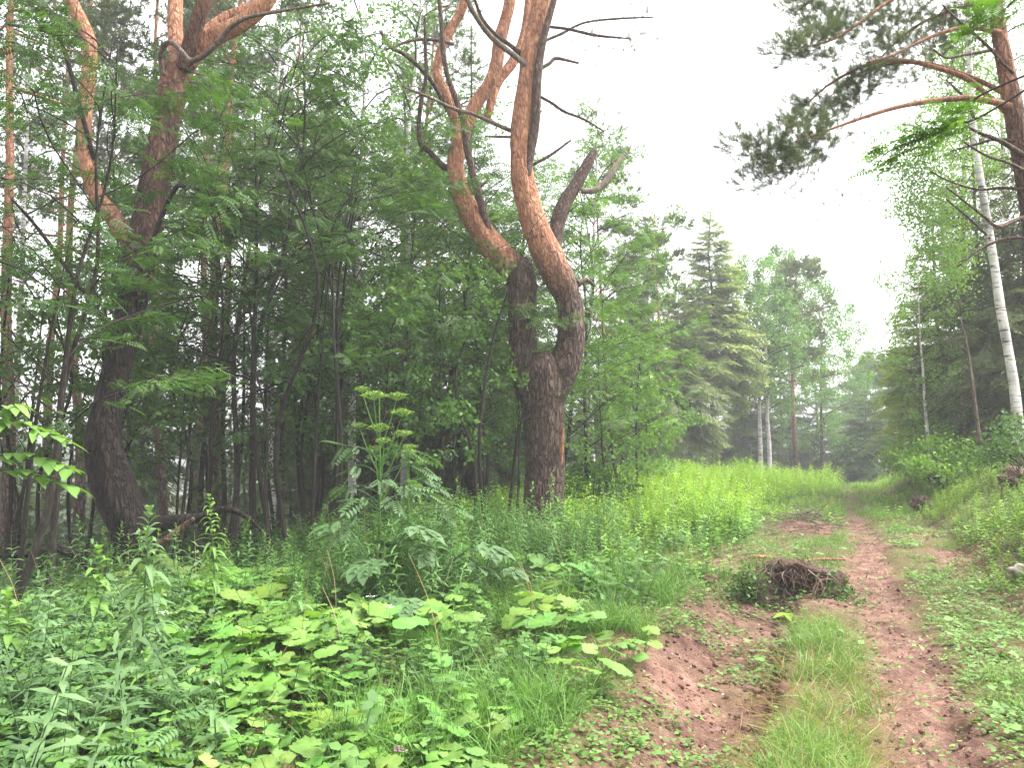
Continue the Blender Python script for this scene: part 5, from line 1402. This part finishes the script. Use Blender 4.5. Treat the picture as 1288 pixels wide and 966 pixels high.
def w_rg(x, y):
    q = lat(x, y); return sstep(q, .3, .5) * (1 - sstep(q, 4, 6)) * (1 - .7 * dirt_mask(x, y)) * sstep(fbm(x * 1.4 + 1, y * 1.4, 3), -.2, .4)
m = MB(); P = tuft_points(zone(924, 900, 2.9, 22, w_rg, .9), 16, .06, r); sow(m, BL, P, r, .07, .18, .5, .12, .3); stuff("right_verge_grass", m, GRASS)
# dry straw on the hump and the bottom left
def w_straw(x, y):
    q = lat(x, y)
    a = (1 - sstep(np.abs(q + .66 + .1 * fbm(x * 2, y * 2, 2)), .2, .6)) * (1 - sstep(y, 5.5, 7.5))
    b_ = (1 - sstep(np.abs(q + 2.7), .3, .8)) * sstep(fbm(x * 1.3, y * 1.3, 3), 0, .4) * .6
    c = sstep(q, .8, 1.1) * (1 - sstep(q, 1.8, 2.3)) * sstep(fbm(x * 1.3 + 9, y * 1.3, 3), 0, .4) * .6
    return np.clip(a + b_ + c, 0, 1)
P = zone(925, 4200, 2.9, 14, w_straw, 1.1); m = MB()
D = unit(r.uniform(0, 6.28, len(P)), r.uniform(-.05, .4, len(P)))
scatter(m, BL[0], frames(norm(r.normal(0, .2, (len(P), 3)) + [0, .9, .1]), D, r.uniform(.08, .26, len(P))), P + [0, 0, .01], .5 + r.normal(0, .15, len(P))); stuff("dry_straw", m, STRAW)
# last year's dry stalks among the herbs
P = zone(926, 260, 3.5, 26, lambda x, y: np.clip(w_mix(x, y) + w_bank(x, y) + .5 * w_right(x, y), 0, 1), .9); m = MB()
for c in P:
    d = norm(r.normal(0, .3, 3) * [1, 1, 0] + [0, 0, 1]); l = r.uniform(.35, .95); e = c + d * l
    tube(m, [c, c + d * l * .6 + r.normal(0, .02, 3), e + r.normal(0, .05, 3)], [.003, .0025, .001], 4, 6, r.uniform(.2, .8), cap=False)
stuff("dry_stalks", m, STRAW)
# small round leaves creeping over the earth
def w_clover(x, y):
    q = lat(x, y); n = fbm(x * 1.5 + 5, y * 1.5, 4) + .15
    rv = sstep(q, .24, .45) * (1 - sstep(q, 5, 7)) * sstep(n, -.55, .05)
    lv = (1 - sstep(q, -1.7, -1.2)) * sstep(q, -4.5, -3) * sstep(n, -.5, .2) * .8
    du = sstep(q, -2.0, -1.7) * (1 - sstep(q, -.9, -.7)) * sstep(n, .05, .4) * .5
    mid_ = (1 - sstep(np.abs(q + .6), .3, .6)) * sstep(n, 0, .4) * .35
    rut = (1 - sstep(np.abs(q), .2, .4)) * .10
    return np.clip(rv + lv + du + mid_ + rut, 0, 1) * (1 - sstep(y, 20, 26))
def clover(name, seed, n, s0, s1, h, mat, colr, k=5):
    P0 = zone(seed, n, 2.9, 25, w_clover, 1.05); P = np.repeat(P0, k, 0); P[:, :2] += r.normal(0, .035, (len(P), 2))
    P[:, 2] = terr(P[:, 0], P[:, 1]) + r.uniform(.006, h, len(P))
    m = MB(); D = unit(r.uniform(0, 6.28, len(P)), r.uniform(-.25, .35, len(P)))
    scatter(m, simple_leaf(.8), frames(D, norm(r.normal(0, .3, (len(P), 3)) + [0, 0, 1]), r.uniform(s0, s1, len(P))), P, .5 + np.repeat(r.normal(0, .13, n)[:len(P0)], k) + r.normal(0, .08, len(P)))
    stuff(name, m, mat, colr)
clover("creeping_ground_cover", 931, 14000, .018, .048, .07, HERB, (1.15, 1.15, 1.1))
clover("pale_ground_cover", 932, 700, .05, .10, .10, BUTTER, (1.0, 1.05, 1.1), 3)
# litter, pebbles and clods on the earth
def w_dirt(x, y): return np.clip(dirt_mask(x, y) * 1.1 - .1, 0, 1)
P = zone(941, 4200, 2.9, 18, lambda x, y: np.clip(dirt_mask(x, y) + .12, 0, 1), 1.1); m = MB()
scatter(m, simple_leaf(.5), frames(unit(r.uniform(0, 6.28, len(P)), r.normal(0, .3, len(P))), norm(r.normal(0, .35, (len(P), 3)) + [0, 0, 1]), r.uniform(.015, .05, len(P))), P + [0, 0, .008], .5 + r.normal(0, .2, len(P)))
stuff("leaf_litter", m, LITTER)
P = zone(942, 1800, 9, 30, lambda x, y: (1 - sstep(lat(x, y), -5, -4)), .8); m = MB()
scatter(m, simple_leaf(.5), frames(unit(r.uniform(0, 6.28, len(P)), r.normal(0, .3, len(P))), norm(r.normal(0, .35, (len(P), 3)) + [0, 0, 1]), r.uniform(.05, .12, len(P))), P + [0, 0, .012], .4 + r.normal(0, .2, len(P)))
stuff("forest_floor_litter", m, LITTER)
def lump(seed, sub=1):
    import bmesh
    bm = bmesh.new(); bmesh.ops.create_icosphere(bm, subdivisions=sub, radius=1)
    V = np.array([v.co[:] for v in bm.verts]); F = np.array([[v.index for v in f.verts] for f in bm.faces]); bm.free()
    rr = np.random.default_rng(seed); ph = rr.uniform(0, 6, 6)
    k = 1 + .22 * np.sin(V[:, 0] * 3 + ph[0]) * np.sin(V[:, 1] * 3.3 + ph[1]) + .16 * np.sin(V[:, 2] * 5 + ph[2] + V[:, 0] * 4) + .07 * np.sin(V[:, 0] * 11 + ph[3]) * np.sin(V[:, 1] * 12 + ph[4])
    V = V * k[:, None] * [1, .8, .6]
    return V, [F], np.full(len(V), .5)
LP = [lump(k) for k in range(4)]
def clods(name, seed, n, s0, s1, mat, w_, y1=14):
    P = zone(seed, n, 2.9, y1, w_, 1.2); m = MB(); sc = s0 * (s1 / s0) ** (r.random(len(P)) ** 2.2); pk = r.integers(0, 4, len(P)); a = r.uniform(0, 6.28, len(P))
    for q in range(4):
        k = pk == q; scatter(m, LP[q], yaw(a[k], sc[k], r.normal(0, .3, (k.sum(), 2))), P[k] + np.column_stack([np.zeros((k.sum(), 2)), sc[k] * .2]), 1.0)
    stuff(name, m, mat)
clods("earth_clods", 943, 3600, .004, .028, GROUND, lambda x, y: w_dirt(x, y) * (1 - .8 * (1 - sstep(np.abs(lat(x, y)), .15, .3))))
clods("rut_wall_clods", 945, 420, .012, .062, GROUND, lambda x, y: sstep(lat(x, y), -1.12, -.98) * (1 - sstep(lat(x, y), -.82, -.7)) * (1 - sstep(y, 8.6, 9.6)), 10)
clods("pebbles", 944, 500, .004, .016, STONE, w_dirt)

# ------------------------------------------------------------------ the torn root clump between the ruts
loc = at(1003, 757, 8.9); loc[2] = terr(loc[0], 8.9) - .01
rc = thing("root_clump", "torn-up clump of earth and dark roots with a hollow, lying between the wheel ruts", "root clump", loc)
r = np.random.default_rng(951)
V, F, T = lump(5, 4)
n_ = fbm(V[:, 0] * 3 + 5, V[:, 1] * 3 + V[:, 2] * 4, 4)[:, None]
V = V * (1 + .24 * n_) * [.58, .48, .84] + [0, .25, .0]; V[:, 2] = np.where(V[:, 2] > .34, .34 + (V[:, 2] - .34) * .35, V[:, 2])
front = np.exp(-((V[:, 0] + .05) / .25) ** 2 - ((V[:, 2] - .16) / .16) ** 2) * (V[:, 1] < .2)
V[:, 1] += front * .55
m = MB(); m.add(V + loc, F, .25); CL, nt, p, out = new_mat("dark_clump_earth")
rp_ = ramp(nt, [(.3, (.035, .022, .016)), (.65, (.12, .068, .05))]); nt.links.new(noise(nt, 9, 5, mapped(nt, (1, 1, 1))), rp_.inputs[0]); nt.links.new(rp_.outputs[0], p.inputs["Base Color"])
p.inputs["Roughness"].default_value = 1; bump(nt, noise(nt, 25, 5, mapped(nt, (1, 1, 1))), .9, .05, p)
m.build("earth_mound", CL, rc)
m = MB()
for k in range(210):
    x0 = r.uniform(-.48, .48); z0 = (.46 - .6 * x0 ** 2) * (r.uniform(.25, 1.05) if abs(x0 + .05) > .25 else r.choice([r.uniform(.75, 1.05), r.uniform(.02, .2), r.uniform(.2, 1.)], p=[.62, .25, .13])); y0 = -.12 + .3 * (x0 / .55) ** 2 + r.normal(0, .04) + .25 * (z0 > .36)
    p0 = np.array([x0, y0, z0]); d = norm(np.array([r.normal(0, .8), r.normal(-.5, .4), r.normal(-.5, .6)])); l = r.uniform(.08, .30)
    pts = [p0 - d * .05, p0 + d * l * .4 + r.normal(0, .025, 3), p0 + d * l * .75 + r.normal(0, .03, 3) - [0, 0, .03], p0 + d * l - [0, 0, .06 + r.random() * .05]]
    w0 = r.choice([.002, .003, .005, .009], p=[.4, .3, .2, .1])
    tube(m, np.array(pts) + loc, [w0, w0 * .85, w0 * .6, w0 * .3], 5, 9, r.uniform(.1, 1), cap=False)
m.build("roots", ROOTB, rc)
m = MB(); tl = zone(952, 10, 3, 4, lambda x, y: x * 0 + 1, 1)
Q = np.column_stack([r.uniform(-.45, .48, 260), r.uniform(.1, .7, 260)]); Qz = .42 * np.sqrt(np.clip(1 - (Q[:, 0] / .62) ** 2 - ((Q[:, 1] - .3) / .55) ** 2, .02, 1))
sow(m, BL, np.column_stack([Q, Qz]) + loc, r, .10, .22, .5, .12, .4); m.build("grass_tuft", GRASS, rc)
m = MB()
for sx in (-.56, .46):
    c = np.array([sx, .0, .06 if sx < 0 else 0]); n = 420
    Pp = c + r.normal(0, 1, (n, 3)) * [.12, .12, .10] + [0, 0, .16]
    scatter(m, simple_leaf(.7), frames(norm(r.normal(0, 1, (n, 3))), norm(r.normal(0, .5, (n, 3)) + [0, 0, 1]), r.uniform(.03, .065, n)), Pp + loc, .45 + r.normal(0, .12, n))
m.build("leaves", HERB, rc).color = (.9, 1, .9, 1)
o = plain("seedling", (lambda mm: ([strip(mm, (0, 0, .08), unit(a, .1), .17, .08, .25, .65, 4, fold=.1) for a in np.arange(0, 6, 1.15)], tube(mm, [[0, 0, 0], [0, 0, .08]], [.004, .003], 4, 3, .5))[0:0] or mm)(MB()), LIME, ground_at(985, 8.2), "small bright green maple-like seedling in front of the torn root clump", "plant")
# stick lying behind the clump
def stick(label, pts, w0, mat, tint=.6, lift=.03, seed=1, nm="stick"):
    P = []
    for (u, Y) in pts:
        c = ground_at(u, Y); P.append(c + [0, 0, lift])
    P = np.array(P); m = MB(); C = tube(m, P - P[0], np.linspace(w0, w0 * .45, len(P)), 8, 26, tint, .14, seed)
    twiggy(m, C, np.random.default_rng(seed), 3, .25, w0 * .25, tint)
    return plain(nm, m, mat, P[0], label, nm.replace("_", " "))
stick("reddish broken branch lying across the track behind the root clump", [(945, 11.0), (975, 10.9), (1005, 10.6), (1025, 10.7), (1060, 10.8)], .03, PINEB, .75, .10, 3, "fallen_branch")
stick("thin pale stick on the earth left of the root clump", [(925, 8.6), (960, 8.3), (985, 8.0)], .008, DEADW, .8, .02, 4)
stick("thin dry stick lying in the left rut", [(938, 5.6), (946, 5.1), (952, 4.7)], .006, DEADW, .9, .02, 5)
for k, (u, Y, s_, lab) in enumerate([(945, 4.2, .05, "small stone at the lower edge of the left rut"), (1278, 9.2, .13, "pale rounded stone at the right edge below the bank"),
                                  (888, 9.5, .10, "clod of brown earth at the foot of the herb bank"), (433, 6.0, .09, "brown stone showing between the butterbur leaves")]):
    m = MB(); V, F, T = lump(30 + k, 3); m.add(V * s_ + [0, 0, s_ * .35], F, 1)
    plain("stone" if "stone" in lab else "earth_clod", m, STONE if "stone" in lab else GROUND, ground_at(u, Y), lab, "stone" if "stone" in lab else "clod")
# earth clods with roots torn out of the right bank
for k, (u, v, Y, s_, lab) in enumerate([(1277, 572, 13.5, .24, "dark root-torn clod of earth at the right edge of the bank"), (1157, 578, 18, .20, "brown root-torn clod of earth left of the lime bush")]):
    loc = at(u, v, Y); loc[2] = terr(loc[0], Y) + .1
    m = MB(); V, F, T = lump(40 + k, 3); t = thing("root_clod", lab, "root clump", loc); m.add(V * s_ * [1.2, 1, 1.2] + [0, 0, s_ * .4] + loc, F, .3); m.build("earth_mound", CL, t)
    rr = np.random.default_rng(60 + k); m = MB()
    for j in range(26):
        d = norm(rr.normal(0, 1, 3) + [-.3, -.6, .1]); c = loc + [0, 0, s_ * .4] + d * s_ * .7
        tube(m, [c, c + d * s_ * .5 + rr.normal(0, .03, 3), c + d * s_ * .7 + [0, 0, -.2 * rr.random()]], [.012, .008, .003], 4, 6, .4, cap=False)
    m.build("roots", ROOTB, t)
# dry twigs heaped behind the root clump
m = MB(); r = np.random.default_rng(961)
for k in range(170):
    c = ground_at(1010 + r.normal(0, 28), 14.4 + r.normal(0, .7)); d = unit(r.uniform(0, 6.28), r.normal(.15, .2)); l = r.uniform(.15, .6)
    c = c + [0, 0, .03 + .12 * r.random()]
    tube(m, [c, c + d * l * .5 + [0, 0, .02], c + d * l], [.006, .005, .002], 3, 4, r.uniform(.2, 1), cap=False)
tag(m.build("brushwood", DEADW), None, None, kind="stuff")
# single small flowers
for k, (u, Y, h, lab) in enumerate([(465, 6.2, .42, "white yarrow-like flower left of the low hogweed"), (394, 4.0, .12, "white flower head near the bottom edge among the butterburs"), (491, 6.0, .35, "small white flower right below the hogweed"),
                                  (210, 5.2, .50, "small white flower beside the broad-leaved willowherb"), (500, 4.05, .16, "tiny pink clover flower near the bottom edge"), (1262, 10.5, .35, "white flower head on the right bank")]):
    loc = ground_at(u, Y); t = thing("wild_flower", lab, "flower", loc); m = MB(); tube(m, [loc, loc + [.01, 0, h]], [.0025, .0018], 4, 4, .5); m.build("stem", HERB, t)
    m = MB(); rr = np.random.default_rng(k)
    for j in range(22):
        p = loc + [.01, 0, h] + rr.normal(0, 1, 3) * [.022, .022, .006]; V, fs, T = SL; m.add(V * .014 + p, fs, .5)
    m.build("flower_head", PINKF if "pink" in lab else WHITEF, t)
for o in COL.objects:
    if "_o" in o: del o["_o"]
